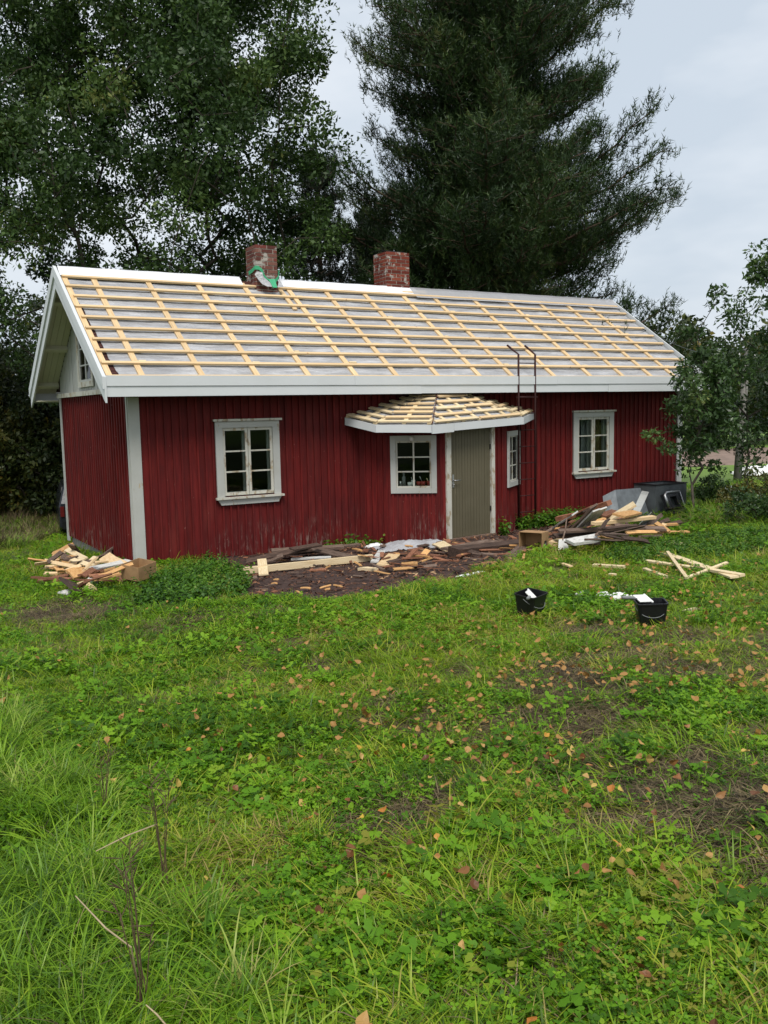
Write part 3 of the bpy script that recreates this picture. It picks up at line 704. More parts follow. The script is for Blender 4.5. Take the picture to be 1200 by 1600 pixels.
# ------------------------------------------------------------------ porch
PW = [(3.95, -.035), (4.25, -.50), (5.03, -1.10), (6.50, -.90), (7.25, -.35), (7.25, -.035)]
def pwall(name, i, openings, z0=0.02, pitch=.12, z1=2.02):
    a, b = PW[i], PW[i + 1]
    return wall(name, a, b, z0, z1, pitch, openings, house, MAT['red'], .024, .020, jit=.015)
pwall('porch_wall', 0, [], pitch=.11)
p1 = pwall('porch_wall', 1, [(.10, .80, .96, 1.84)], pitch=.075)
p2 = pwall('porch_wall', 2, [(-.1, 1.10, -.1, 2.1)], pitch=.11)
p3 = pwall('porch_wall', 3, [(.12, .80, .95, 1.83)], pitch=.085)
pwall('porch_wall', 4, [], pitch=.12)
def local(a, b):
    a = Vector((*a, 0)); b = Vector((*b, 0)); u = (b - a).normalized(); n = Vector((u.y, -u.x, 0)); return a, u, n
def lp(parent, fr, name, mat, u0, u1, n0, n1, z0, z1):
    a, u, n = fr; c = a + u * (u0 + u1) / 2 + n * (n0 + n1) / 2; c.z = (z0 + z1) / 2
    return piece_m(name, mat, parent, frame_mtx(c, u, n, Vector((0, 0, 1))), (u1 - u0, n1 - n0, z1 - z0))
def porch_window(i, u0, u1, z0, z1, label):
    fr = local(PW[i], PW[i + 1]); w = empty('window', (0, 0, 0), house); w['label'] = label; m = MAT['white_old']; c = .092
    lp(w, fr, 'casing', m, u0, u0 + c, .012, .045, z0, z1); lp(w, fr, 'casing', m, u1 - c, u1, .012, .045, z0, z1)
    lp(w, fr, 'casing', m, u0 + c + .001, u1 - c - .001, .012, .044, z1 - c, z1); lp(w, fr, 'casing', m, u0 + c + .001, u1 - c - .001, .012, .044, z0, z0 + c)
    a0, a1, b0, b1 = u0 + c, u1 - c, z0 + c, z1 - c; p = MAT['white_peel']; f = .028; mid = (a0 + a1) / 2
    for q in ((a0, a0 + f, b0, b1), (a1 - f, a1, b0, b1), (a0 + f, a1 - f, b0, b0 + f), (a0 + f, a1 - f, b1 - f, b1), (mid - .013, mid + .013, b0 + f, b1 - f)):
        lp(w, fr, 'sash', p, q[0], q[1], -.025, .005, q[2], q[3])
    hh = (b1 - b0 - 2 * f) / 3
    for k in (1, 2):
        for q0, q1 in ((a0 + f, mid - .013), (mid + .013, a1 - f)): lp(w, fr, 'muntin', p, q0, q1, -.02, .003, b0 + f + hh * k - .011, b0 + f + hh * k + .011)
    for k in range(3):
        for q0, q1 in ((a0 + f, mid - .013), (mid + .013, a1 - f)): lp(w, fr, 'pane', MAT['glass'], q0, q1, -.010, -.007, b0 + f + hh * k + .011 * (k > 0), b0 + f + hh * (k + 1) - .011 * (k < 2))
    lp(w, fr, 'inner_sill', m, a0 - .02, a1 + .02, -.17, -.027, b0 - .005, b0 + .022)
    return fr, (a0, a1, b0 + .022)
pf, (pa0, pa1, psz) = porch_window(1, .045, .835, .90, 1.885, 'porch window with pots and cups on its sill')
porch_window(3, .03, .86, .88, 1.90, 'narrow-looking porch window on the side towards the ladder')
# porch lamp over the window
lo = Vector((*PW[1], 0)); fr = local(PW[1], PW[2])
lc = fr[0] + fr[1] * .42 + fr[2] * .10; lc.z = 1.835
MB().lathe([(.002, -.045), (.03, -.038), (.045, -.012), (.046, .01), (.035, .035), (.02, .045)], (0, 0, 0), 14).build('porch_lamp', MAT['lamp_white'], house, True, loc=lc)
# door
dfr = local(PW[2], PW[3])
dr = empty('door', (0, 0, 0), house); dr['label'] = 'green-grey door of narrow upright boards'
nb = 14; d0, d1 = .115, 1.075
for k in range(nb):
    u0 = d0 + (d1 - d0) * k / nb; j = random.uniform(0, .004); lp(dr, dfr, 'board', MAT['door'], u0 + .003, u0 + (d1 - d0) / nb - .003, -.05, -.006 + j, .10, 1.995)
lp(dr, dfr, 'backing', MAT['rotten'], d0, d1, -.08, -.0505, .10, 1.995)
lp(house, dfr, 'door_jamb', MAT['white_peel'], .0, .105, -.04, .035, .03, 2.02); lp(house, dfr, 'door_jamb', MAT['white_peel'], 1.085, 1.165, -.04, .035, .03, 2.02)
lp(house, dfr, 'threshold', MAT['weathered'], .0, 1.165, -.10, .06, .03, .095)
hp = lp(dr, dfr, 'handle_plate', MAT['steel'], d0 + .035, d0 + .075, -.004, .006, .98, 1.20)
a_, u_, n_ = dfr; hb = a_ + u_ * (d0 + .055) + n_ * .03; hb.z = 1.10
MB().tube([hb - n_ * .03, hb + n_ * .02, hb + n_ * .025 + u_ * .02, hb + n_ * .025 + u_ * .13], .010, 8).tube([hb - n_ * .02 + Vector((0, 0, -.07)), hb + n_ * .0 + Vector((0, 0, -.07))], .012, 8).build('door_handle', MAT['steel'], dr, True)
for z in (.5, 1.6): lp(dr, dfr, 'hinge', MAT['black_iron'], d1 - .01, d1 + .02, -.004, .012, z, z + .09)
# porch inside: dark back so the windows read deep
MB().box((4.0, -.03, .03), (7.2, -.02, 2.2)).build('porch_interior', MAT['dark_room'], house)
MB().prism([(p[0], p[1] + (.03 if p[1] < -.1 else 0), .0) for p in PW], (0, 0, .05)).build('porch_floor', MAT['weathered'], house)
# porch roof
pr = empty('porch_roof', (0, 0, 0), house)
PR = [Vector(v) for v in ((3.70, -.03, 2.20), (3.90, -.72, 2.072), (4.54, -1.42, 2.058), (6.78, -1.03, 2.136), (7.866, -.03, 2.206))]
APX = Vector((5.62, -.05, 2.70)); APX2 = APX
FH = .115
MB().prism([tuple(p + Vector((0, .02, -.012))) for p in PR], (0, 0, -.03)).build('porch_ceiling', MAT['soffit'], pr)
for i in range(4):
    A, B = PR[i], PR[i + 1]; u = (B - A); ud = u.normalized(); n = Vector((ud.y, -ud.x, 0)).normalized()
    def fas(s0, s1, h, t=.022, off=0):
        a = A.lerp(B, s0) + n * off; b = A.lerp(B, s1) + n * off
        MB().prism([a + Vector((0, 0, .012)), b + Vector((0, 0, .012)), b - Vector((0, 0, h)), a - Vector((0, 0, h))], n * t).build('fascia', MAT['white_new'], pr)
    if i == 2: fas(0.0, .22, .135, off=.0); fas(.222, 1, .115)
    else: fas(0, 1, .115)
    # deck triangle, film and battens per face
    T = APX if i >= 2 else APX2
    if i == 1: T = APX2
    fn = u.cross(T - A).normalized()
    if fn.z < 0: fn = -fn
    MB().prism([A, B, T], -fn * .03).build('porch_deck', MAT['old_deck'], pr)
    n2 = 14; V = []; Fs = []
    for a in range(n2 + 1):
        for b in range(n2 + 1):
            s = a / n2; q = b / n2 * .96; p = A.lerp(B, s).lerp(A.lerp(B, .5).lerp(T, 1.0), q); V.append(p + fn * (.006 + .012 * float(fbm(p.x * 3, p.y * 3, 1.8, i))))
    for a in range(n2):
        for b in range(n2): Fs.append((a*(n2+1)+b, (a+1)*(n2+1)+b, (a+1)*(n2+1)+b+1, a*(n2+1)+b+1))
    link('underlay', mesh('underlay', V, Fs, MAT['membrane'], True), pr)
    Ld = u.length; up = (T - A.lerp(B, .5)); ns = max(2, int(Ld / .33))
    foot = T - A; foot = A + ud * foot.dot(ud); updir = (T - foot); H = updir.length; updir.normalize()
    def tri_x(h):            # extent of the face at height h along the slope
        f = h / H; return A.lerp(T, f), B.lerp(T, f)
    for k in range(ns + 1):
        s = (k + .0) / ns * Ld; s = min(max(s, .04), Ld - .04); ft = (foot - A).dot(ud)
        # height until hitting the hip
        hmax = H * (s / ft if s < ft else (Ld - s) / max(.01, Ld - ft)) if 0 < ft < Ld else H * (s / Ld if ft >= Ld else (Ld - s) / Ld)
        if hmax < .12: continue
        c = A + ud * s + updir * hmax * .5 + fn * .028
        piece_m('counter_batten', MAT['pine_pale'], pr, frame_mtx(c, ud, updir, fn), (.07, hmax * .97, .022))
    h = .02; rows = 0
    while h < H - .12:
        a, b = tri_x(h + .02); d_ = (b - a).length
        if d_ > .12:
            nseg = 1 if d_ < 1.1 else 2
            for q in range(nseg):
                e0, e1 = q / nseg, (q + 1) / nseg; c0 = a.lerp(b, e0 + .015); c1 = a.lerp(b, e1 - .01)
                c = (c0 + c1) / 2 + fn * (.053 + random.uniform(0, .006)) + updir * random.uniform(-.015, .015)
                rz = random.uniform(-.02, .02); u2 = (ud + updir * rz).normalized(); w2 = fn.cross(u2)
                piece_m('batten', random.choice((MAT['pine'], MAT['pine_pale'], MAT['pine_pale'])), pr, frame_mtx(c, u2, w2, fn), ((c1 - c0).length, random.uniform(.065, .085), .024))
        h += .215; rows += 1
    # hip seam
    if i == 1: MB().prism([B + fn * .02, T + fn * .02, T + fn * .09 + ud * .012, B + fn * .05 + ud * .012], ud * .015).build('hip_strip', MAT['old_deck'], pr)

# ================================================================== LADDER
lad = empty('ladder', (7.31, -.58, float(ground(7.31, -.58))))
tag(lad, 'thin rusty steel ladder rising past the eave right of the porch', 'ladder')
gz = lad.location.z
for x, xh in ((7.107, 7.05), (7.507, 7.47)):
    MB().tube([(x - 7.31, .06, 0.0), (x - 7.31, .06, 3.30 - gz), (xh - 7.31, .16, 3.39 - gz), (xh - 7.31 - .01, .30, 3.48 - gz)], .019, 8).build('rail', MAT['rust'], lad, True)
for k in range(10):
    z = .30 + k * .31
    MB().tube([(-.203, .06, z - gz + .05), (.197, .06, z - gz + .05)], .010, 6).build('rung', MAT['rust'], lad, True)
for z in (2.50,): MB().box((-.26, .055, z - gz), (.26, .085, z - gz + .025)).build('bracket', MAT['rust'], lad)

# ================================================================== TREES
def quads_from(C_, A, B, fold=None):
    """leaf quads: base C-A, sides C+-B, tip C+A"""
    n = len(C_); V = np.empty((n, 4, 3), np.float32)
    V[:, 0] = C_ - A; V[:, 1] = C_ + B; V[:, 2] = C_ + A; V[:, 3] = C_ - B
    if fold is not None: V[:, 1] += fold; V[:, 3] += fold
    return V.reshape(-1, 3), np.arange(n * 4).reshape(n, 4)
def unit(v): return v / (np.linalg.norm(v, axis=-1, keepdims=True) + 1e-9)
def leaf_cloud(centers, radii, per, size, rng, droop=0.0, width=.5, squash=.75):
    n = len(centers); k = np.repeat(np.arange(n), per)
    d = unit(rng.normal(size=(len(k), 3))); rad = rng.uniform(0.15, 1, len(k)) ** .5
    P = centers[k] + d * (rad * radii[k])[:, None] * np.array([1, 1, squash])
    A = unit(rng.normal(size=(len(k), 3)) * .8 + d * .8 + np.array([0, 0, -droop])); Nn = unit(rng.normal(size=(len(k), 3)) + np.array([0, 0, 1.0]))
    Bv = unit(np.cross(A, Nn)); s = size * rng.uniform(.65, 1.35, len(k))[:, None]
    Nf = np.cross(A, Bv)
    V, Fq = quads_from(P, A * s * .5, Bv * s * .5 * width, Nf * s * .08)
    tint = np.clip(np.repeat(rng.normal(.42, .16, n)[k] + rng.normal(0, .16, len(k)), 4), 0, 1)
    return V, Fq, tint
def tubes_np(P0, P1, R0, R1, sides=5):
    n = len(P0); d = unit(P1 - P0); ref = np.where(np.abs(d[:, 2:3]) > .9, np.array([[1., 0, 0]]), np.array([[0, 0, 1.]]))
    a = unit(np.cross(d, ref)); b = np.cross(d, a); th = np.arange(sides) * 2 * np.pi / sides
    ring = a[:, None] * np.cos(th)[None, :, None] + b[:, None] * np.sin(th)[None, :, None]
    V = np.concatenate([P0[:, None] + ring * R0[:, None, None], P1[:, None] + ring * R1[:, None, None]], 1).reshape(-1, 3)
    i = np.arange(sides); q = np.stack([i, (i + 1) % sides, sides + (i + 1) % sides, sides + i], -1)
    Fq = (q[None] + (np.arange(n) * 2 * sides)[:, None, None]).reshape(-1, 4); return V, Fq
def skeleton(trunk, centers, rng, r_tip=.012, expo=2.3, bend=.18):
    """trunk: points; each clump centre is joined to the cheapest node already there"""
    nodes = [np.array(p, float) for p in trunk]; par = [-1] + list(range(len(trunk) - 1))
    base = nodes[0]; axis_ = nodes[-1]
    order = np.argsort([min(np.linalg.norm(c - p) for p in trunk) for c in centers])
    for i in order:
        c = centers[i]; Nn = np.array(nodes); d = np.linalg.norm(Nn - c, axis=1)
        cost = d + 1.3 * np.maximum(0, Nn[:, 2] - c[2] + .3 * d)
        j = int(np.argmin(cost)); p = nodes[j]; L_ = np.linalg.norm(c - p); ns = max(1, int(L_ / .55)); last = j
        off = rng.normal(0, bend, 3) * L_ * .5
        for s in range(1, ns + 1):
            t = s / ns; q = p + (c - p) * t + off * math.sin(math.pi * t) * .6 + np.array([0, 0, .10 * L_ * math.sin(math.pi * t)])
            nodes.append(q); par.append(last); last = len(nodes) - 1
    n = len(nodes); nodes = np.array(nodes); acc = np.zeros(n); ch = np.zeros(n, int)
    for i in range(n - 1, -1, -1):
        if acc[i] == 0: acc[i] = r_tip ** expo
        if par[i] >= 0: acc[par[i]] += acc[i]
    R_ = acc ** (1 / expo); return nodes, par, R_
def wood_mesh(nodes, par, R_, mat, sides=6, rmax=None):
    idx = [i for i in range(len(nodes)) if par[i] >= 0]; pa = np.array([par[i] for i in idx])
    R2 = np.minimum(R_, rmax) if rmax else R_
    r0 = np.minimum(R2[pa], R2[idx] * 1.35 + .004)
    V, Fq = tubes_np(nodes[pa], nodes[idx], r0, R2[idx], sides); return mesh('trunk', V, Fq, mat, True)
def crown_points(n, c, rad, rng, shell=.55, lumps=.28, flat_bottom=-.8, skirt=0.0):
    out = []
    dirs = unit(rng.normal(size=(9, 3))); amp = rng.uniform(-lumps, lumps, 9)
    while len(out) < n:
        d = unit(rng.normal(size=3)); r_ = rng.uniform(shell ** 3, 1) ** (1 / 3)
        if d[2] < flat_bottom: continue
        w = 1 + sum(a * max(0, d @ q) ** 3 for a, q in zip(amp, dirs)); w = w * np.array([1 + skirt * max(0, -d[2]), 1 + skirt * max(0, -d[2]), 1])
        out.append(np.array(c) + d * r_ * w * np.array(rad))
    return np.array(out)
def broad_tree(name, base, crown_c, crown_r, n_cl, cl_r, per, leaf, seed, label, cat='tree', group=None, mat='oak_leaf', bark='bark_oak', rmax=.3, trunk_top=.55, shell=.45, width=.5, extra=None, flat=-.8, rt=.012, skirt=0.0):
    rng = np.random.default_rng(seed); b = np.array([base[0], base[1], float(ground(base[0], base[1])) - .1])
    cc = crown_points(n_cl, np.array(crown_c) - b, crown_r, rng, shell, flat_bottom=flat, skirt=skirt)
    if extra is not None: cc = np.concatenate([cc, np.array(extra) - b])
    cc = cc[cc[:, 2] > .25]
    top = np.array(crown_c) - b; tt = top * trunk_top + np.array([0, 0, 0])
    trunk = [np.array([0, 0, 0.]) + tt * s + rng.normal(0, .08, 3) * (s > 0) for s in np.linspace(0, 1, 7)]
    nodes, par, R_ = skeleton(trunk, cc, rng, rt)
    t = empty(name, tuple(b)); tag(t, label, cat, group)
    link('trunk', wood_mesh(nodes, par, R_, MAT[bark], 6, rmax), t)
    V, Fq, ti = leaf_cloud(cc, rng.uniform(.6, 1.3, len(cc)) * cl_r, per, leaf, rng, .25, width)
    keep = V.reshape(-1, 4, 3)[:, :, 2].min(1) > .02
    link('crown', mesh('crown', V, Fq[keep], MAT[mat], False, {'tint': ti}), t)
    return t
# big oak behind the left half of the roof
ob = at_d(318, 400, 23.5); 
broad_tree('oak_tree', (ob[0], ob[1]), tuple(at_d(262, 150, 23.5)), (4.3, 4.4, 7.6), 410, .76, 400, .125, 11, 'tall dense oak with many dark stems behind the left chimney', rmax=.34, trunk_top=.6, shell=.2, skirt=.75, flat=-.98)
lb = at_d(-70, 400, 23)
broad_tree('oak_tree', (lb[0], lb[1]), tuple(at_d(-25, 200, 23)), (3.2, 3.4, 6.6), 125, .66, 340, .125, 12, 'open oak with bare grey boughs at the far left of the picture', rmax=.22, trunk_top=.5, shell=.25)
# needle trees
def pine_tree(base, H, z0, prof, seed, label, name='pine_tree', mat='needle', shoots=26000, needles=11, nl=.16, whorl=.42, lift=.5, bias=None, rt=.26, dens=1.0, group=None, fan=.10, jit=.05, tipn=0, brush=.22, nw=.0105):
    """prof(t) gives the limb length at height fraction t; limbs rise towards their tips and carry upright brush-like shoots"""
    rng = np.random.default_rng(seed); b = np.array([base[0], base[1], float(ground(base[0], base[1])) - .1])
    segs0, segs1, r0, r1 = [], [], [], []; SP, SD = [], []
    def seg(p, q, a, c): segs0.append(p); segs1.append(q); r0.append(a); r1.append(c)
    tp = [np.array([rng.normal(0, .04), rng.normal(0, .04), H * s]) for s in np.linspace(0, 1, 14)]; tp[0][:] = 0
    rad = lambda z: rt * (1 - z / H) ** .8 + .015
    for p, q in zip(tp[:-1], tp[1:]): seg(p, q, rad(p[2]), rad(q[2]))
    z = z0; az = rng.uniform(0, 6.28)
    while z < H * .985:
        t = (z - z0) / (H - z0); nb = int(rng.integers(5, 8)); az += 1.1
        for k in range(nb):
            a = az + 6.283 * k / nb + rng.normal(0, .25); L_ = prof(t) * rng.uniform(.66, 1.0); lf = lift * rng.uniform(.1, 1.1) * (.25 + .75 * min(1, t * 2.2)); a_w = rng.normal(0, .25)
            if bias: L_ *= bias(a, t)
            if L_ < .25: continue
            d = np.array([math.cos(a), math.sin(a), 0]); ns = max(3, int(L_ / .42)); p = np.array([0, 0, z + rng.normal(0, .08)]); r_ = min(.075, .02 * L_) + .008
            prev = p
            for s in range(1, ns + 1):
                u = s / ns
                dw = np.array([math.cos(a + a_w * u), math.sin(a + a_w * u), 0]); q = p + dw * L_ * u + np.array([0, 0, L_ * (-.12 * math.sin(u * 3.0) * (1 - t) + lf * u ** 2.0)]) + rng.normal(0, .035, 3)
                seg(prev, q, r_ * (1 - (s - 1) / ns * .85), r_ * (1 - u * .85))
                if u > .06:
                    side = np.array([-d[1], d[0], 0])
                    for sg in (-1, 1, rng.choice([-1, 1])):
                        l2 = (.30 + fan * L_ * (1.12 - u)) * rng.uniform(.5, 1.4)
                        dd = unit(d * rng.uniform(.3, .9) + side * sg * rng.uniform(.5, 1) + np.array([0, 0, rng.uniform(.0, .55)]))
                        e = q + dd * l2; seg(q, e, .012, .005)
                        m_ = max(2, int(l2 / .10 * dens))
                        for w in range(m_):
                            SP.append(q + dd * l2 * (w + rng.uniform(.4, 1)) / m_ + rng.normal(0, jit, 3)); SD.append(unit(dd * .55 + np.array([0, 0, rng.uniform(.5, 1.2)]) + rng.normal(0, .2, 3)))
                    for _ in range(2): SP.append(q + rng.normal(0, .05 + jit, 3)); SD.append(unit(d * .6 + np.array([0, 0, .9]) + rng.normal(0, .25, 3)))
                if u > .7:
                    for _ in range(int(5 * tipn)): SP.append(q + rng.normal(0, .17, 3)); SD.append(unit(d * .5 + np.array([0, 0, .9]) + rng.normal(0, .3, 3)))
                prev = q
        z += whorl * rng.uniform(.7, 1.25) * (1 - .35 * t)
    SP = np.array(SP); SD = np.array(SD)
    if len(SP) > shoots:
        k = rng.permutation(len(SP))[:shoots]; SP, SD = SP[k], SD[k]
    t = empty(name, tuple(b)); tag(t, label, 'tree', group)
    V, Fq = tubes_np(np.array(segs0), np.array(segs1), np.array(r0), np.array(r1), 5)
    link('trunk', mesh('trunk', V, Fq, MAT['bark_pine'], True), t)
    n = len(SP); k = np.repeat(np.arange(n), needles); al = rng.uniform(-.5, .7, len(k))
    nd = unit(SD[k] * .75 + rng.normal(0, .52, (len(k), 3))); ln = nl * rng.uniform(.7, 1.25, len(k))
    B0 = SP[k] + SD[k] * (al * brush)[:, None]; side = unit(np.cross(nd, rng.normal(size=(len(k), 3)))) * (nw * nl / .12)
    V = np.empty((len(k), 3, 3), np.float32); V[:, 0] = B0 - side; V[:, 1] = B0 + side; V[:, 2] = B0 + nd * ln[:, None]
    ti = np.clip(np.repeat(rng.normal(.45, .2, n)[k] + rng.normal(0, .08, len(k)), 3), 0, 1)
    keep = V[:, :, 2].min(1) > .05
    Fq = np.arange(len(k) * 3).reshape(-1, 3)[keep]
    link('crown', mesh('crown', V.reshape(-1, 3), Fq, MAT[mat], False, {'tint': ti}), t)
    return t
pb = at_d(748, 440, 26)
rdir = math.atan2(RIGHT[1], RIGHT[0])
def pine_bias(a, t):
    c = math.cos(a - rdir); return (1 + .22 * max(0, c) * (1 - t * .6) - .12 * max(0, -c))
pine_tree((pb[0], pb[1]), 19.5, 2.2, lambda t: 6.0 * (1 - t) ** .44 * (.86 + .14 * math.sin(t * 23)), 21, 'broad tall pine with upswept brushy boughs behind the right half of the roof', shoots=92000, needles=11, tipn=1.4, bias=pine_bias, nl=.15, dens=1.5, fan=.25, jit=.12, brush=.28, nw=.0095, lift=.36, whorl=.34)
for (px, dep, H, L0, sd_, lb) in ((500, 29, 11.6, 2.9, 31, 'dark spruce filling the gap between oak and pine'), (580, 31, 10.4, 3.0, 32, 'dark spruce standing behind the right-hand chimney'), (660, 32, 11.0, 3.0, 33, 'dim spruce half hidden behind the foot of the pine')):
    p = at_d(px, 420, dep)
    pine_tree((p[0], p[1]), H, .5, (lambda L0: (lambda t: L0 * (1 - t) ** .8))(L0), sd_, lb, 'spruce_tree', 'needle_dark', 9000, 8, .18, .42, -.1, None, .16, 1.0)
# forest at the left edge
FOREST = [(-40, 25.5, 'yellow_leaf', 3.6, 1.9), (25, 27, 'dark_leaf', 4.6, 2.0), (75, 25.5, 'dark_leaf', 3.4, 1.6), (100, 28, 'yellow_leaf', 4.4, 1.9), (-95, 27, 'dark_leaf', 4.6, 2.3), (55, 31, 'dark_leaf', 6.4, 2.6), (160, 33, 'dark_leaf', 5.6, 2.6), (-10, 34, 'dark_leaf', 7.0, 3.0), (250, 35, 'dark_leaf', 5.2, 3.0), (380, 36, 'dark_leaf', 5.2, 3.2)]
FL = ['yellowing bush-like tree at the far left forest edge', 'dark leafy tree at the forest edge left of the gable', 'small dark tree beside the gable eave', 'yellow-green tree close behind the gable corner', 'dark tree leaving the frame on the left', 'tall dark tree second row behind the left forest edge', 'dark tree behind the left end of the ridge', 'tallest dim tree of the left forest', 'dark tree low behind the oak stems', 'dark tree low between the oak and the left chimney']
for i, ((px, dep, mt, h, r_), lb) in enumerate(zip(FOREST, FL)):
    p = at_d(px, 640, dep); gzz = float(ground(p[0], p[1]))
    broad_tree('forest_tree', (p[0], p[1]), (p[0], p[1], gzz + h * .56), (r_, r_, h * .56), int(70 + 10 * r_), .55, 150, .15, 40 + i, lb, group='trees of the forest edge', mat=mt, rmax=.12, trunk_top=.9, shell=.3, flat=-1)
# young trees at the right end of the house
yb = gp(1082, 812)
ex = [at_y(1020, 680, yb[1] - .1), at_y(1045, 700, yb[1]), at_y(1120, 470, yb[1] + .2), at_y(1122, 455, yb[1] + .2), at_y(1085, 600, yb[1] - .5), at_y(1070, 570, yb[1] - .5), at_y(1095, 620, yb[1] - .4)]
broad_tree('young_oak', (yb[0], yb[1]), tuple(at_y(1096, 640, yb[1] + .3)), (.60, .65, 1.95), 64, .26, 66, .115, 61, 'slender young oak growing against the right end of the cottage', mat='young_leaf', rmax=.045, trunk_top=1.0, shell=.2, width=.42, extra=ex, rt=.006)
yb2 = at_d(1165, 780, 21.5)
broad_tree('young_oak', (yb2[0], yb2[1]), tuple(at_d(1172, 610, 21.5)), (1.35, 1.2, 2.0), 115, .36, 74, .12, 62, 'wider young oak right of the slender one, with low spreading boughs', mat='young_leaf', rmax=.07, trunk_top=.9, shell=.2, width=.42, rt=.006, extra=[at_d(1150, 480, 21.5), at_d(1160, 495, 21.5)])
yb3 = at_d(1240, 780, 19)
broad_tree('leafy_tree', (yb3[0], yb3[1]), tuple(at_d(1252, 425, 19)), (.85, .9, .85), 32, .32, 100, .12, 63, 'leafy bough tree cut off by the right edge of the picture', mat='young_leaf', rmax=.10, trunk_top=.9, shell=.3, width=.45, rt=.008)
for i, (px, py, h_, r_, mt, lb) in enumerate(((1112, 800, .75, .45, 'young_leaf', 'low green shrub right behind the slender young oak'), (1150, 806, .55, .5, 'yellow_leaf', 'yellowing low shrub at the foot of the utility pole'), (1195, 805, .8, .55, 'yellow_leaf', 'yellow-brown shrub at the right picture edge'), (1178, 822, .45, .45, 'young_leaf', 'small green shrub in front of the yellowing ones'))):
    p = gp(px, py); gzz = float(ground(p[0], p[1]))
    broad_tree('shrub', (p[0], p[1]), (p[0], p[1], gzz + h_ * .6), (r_, r_, h_ * .55), 34, .17, 46, .075, 120 + i, lb, 'shrub', 'low shrubs under the young oaks', mt, rmax=.02, trunk_top=.6, shell=.2, width=.45, flat=-1, rt=.004)
# far trees beyond the field
FAR = [(1085, 60, 7.5, 3.2), (1120, 75, 8.5, 3.8), (1150, 68, 7.4, 3.4), (1185, 80, 8.8, 4.2), (1215, 70, 8.2, 4), (1250, 72, 8.5, 4.2), (1050, 64, 8.5, 3.6)]
for i, (px, dep, h, r_) in enumerate(FAR):
    p = at_d(px, 640, dep); gzz = float(ground(p[0], p[1]))
    broad_tree('far_tree', (p[0], p[1]), (p[0], p[1], gzz + h * .55), (r_, r_, h * .55), 50, 1.2, 60, .45, 80 + i,
        ['dark far tree just right of the roof end', 'far tree behind the slender young oak', 'far tree beyond the utility pole', 'large far tree right of the utility pole', 'far tree at the right picture edge', 'rightmost far tree beyond the field', 'far tree hidden low behind the roof end'][i], group='trees beyond the field', mat='dark_leaf', rmax=.2, trunk_top=.8, shell=.3, flat=-1)
# utility pole and wire
up = at_d(1150, 800, 30); pz = float(ground(up[0], up[1]))
pole = empty('utility_pole', (up[0], up[1], pz)); tag(pole, 'grey wooden utility pole standing among the young trees', 'pole')
ptop = np.array(at_d(1168, 545, 30)) - np.array([up[0], up[1], pz])
MB().tube([(0, 0, -.3), tuple(ptop * .5), tuple(ptop)], [.14, .12, .10], 10).build('post', MAT['bark_grey'], pole, True)
MB().tube([tuple(ptop - np.array([.5, 0, .3])), tuple(ptop + np.array([.5, 0, -.3]))], .04, 6).build('cross_arm', MAT['bark_grey'], pole)
for dx in (-.42, .42): MB().lathe([(.03, 0), (.045, .05), (.02, .12)], tuple(ptop + np.array([dx, 0, -.26])), 8).build('insulator', MAT['lamp_white'], pole)
wa = Vector((LEN + .1, 1.2, 4.05)); wb = Vector((up[0], up[1], pz)) + Vector(tuple(ptop)); pts = [wa.lerp(wb, t / 16) + Vector((0, 0, -1.0 * math.sin(math.pi * t / 16))) * .35 for t in range(17)]
wc = wb + (wb - wa) * 1.2; pts += [wb.lerp(wc, t / 12) + Vector((0, 0, -.5 * math.sin(math.pi * t / 12))) for t in range(1, 13)]
tag(MB().tube(pts, .012, 5).build('power_line', MAT['black_iron']), 'thin dark wire running from the roof end to the utility pole', 'cable')

# ================================================================== FAR RIGHT: gravel yard, white car, sack
def patch(name, cx, cy, rx, ry, mat, n=40, seed=0, lift=.03, label=None):
    V = [(cx, cy, float(ground(cx, cy)) + lift)]; Fs = []
    for j in range(1, 5):
        for k in range(n):
            a = 2 * math.pi * k / n; w = j / 4 * (1 + .25 * (float(vnoise(math.cos(a) * 2, math.sin(a) * 2, 1.0, seed)) - .5))
            x, y = cx + rx * w * math.cos(a), cy + ry * w * math.sin(a); V.append((x, y, float(ground(x, y)) + (lift if j < 4 else -.6)))
    for k in range(n):
        Fs.append((0, 1 + k, 1 + (k + 1) % n))
        for j in range(3): Fs.append((1 + j*n + k, 1 + (j+1)*n + k, 1 + (j+1)*n + (k+1) % n, 1 + j*n + (k+1) % n))
    o = link(name, mesh(name, V, Fs, mat, True)); return o
gv = at_d(1160, 700, 52)
MAT['gravel'] = plain('pinkish_gravel', (0.24, 0.175, 0.14), 0.95, 0.2, 0, 0.35, 1.5, 0.02)
tag(patch('gravel_road', gv[0], gv[1], 15, 9, MAT['gravel'], 40, 2, .12), kind='structure')

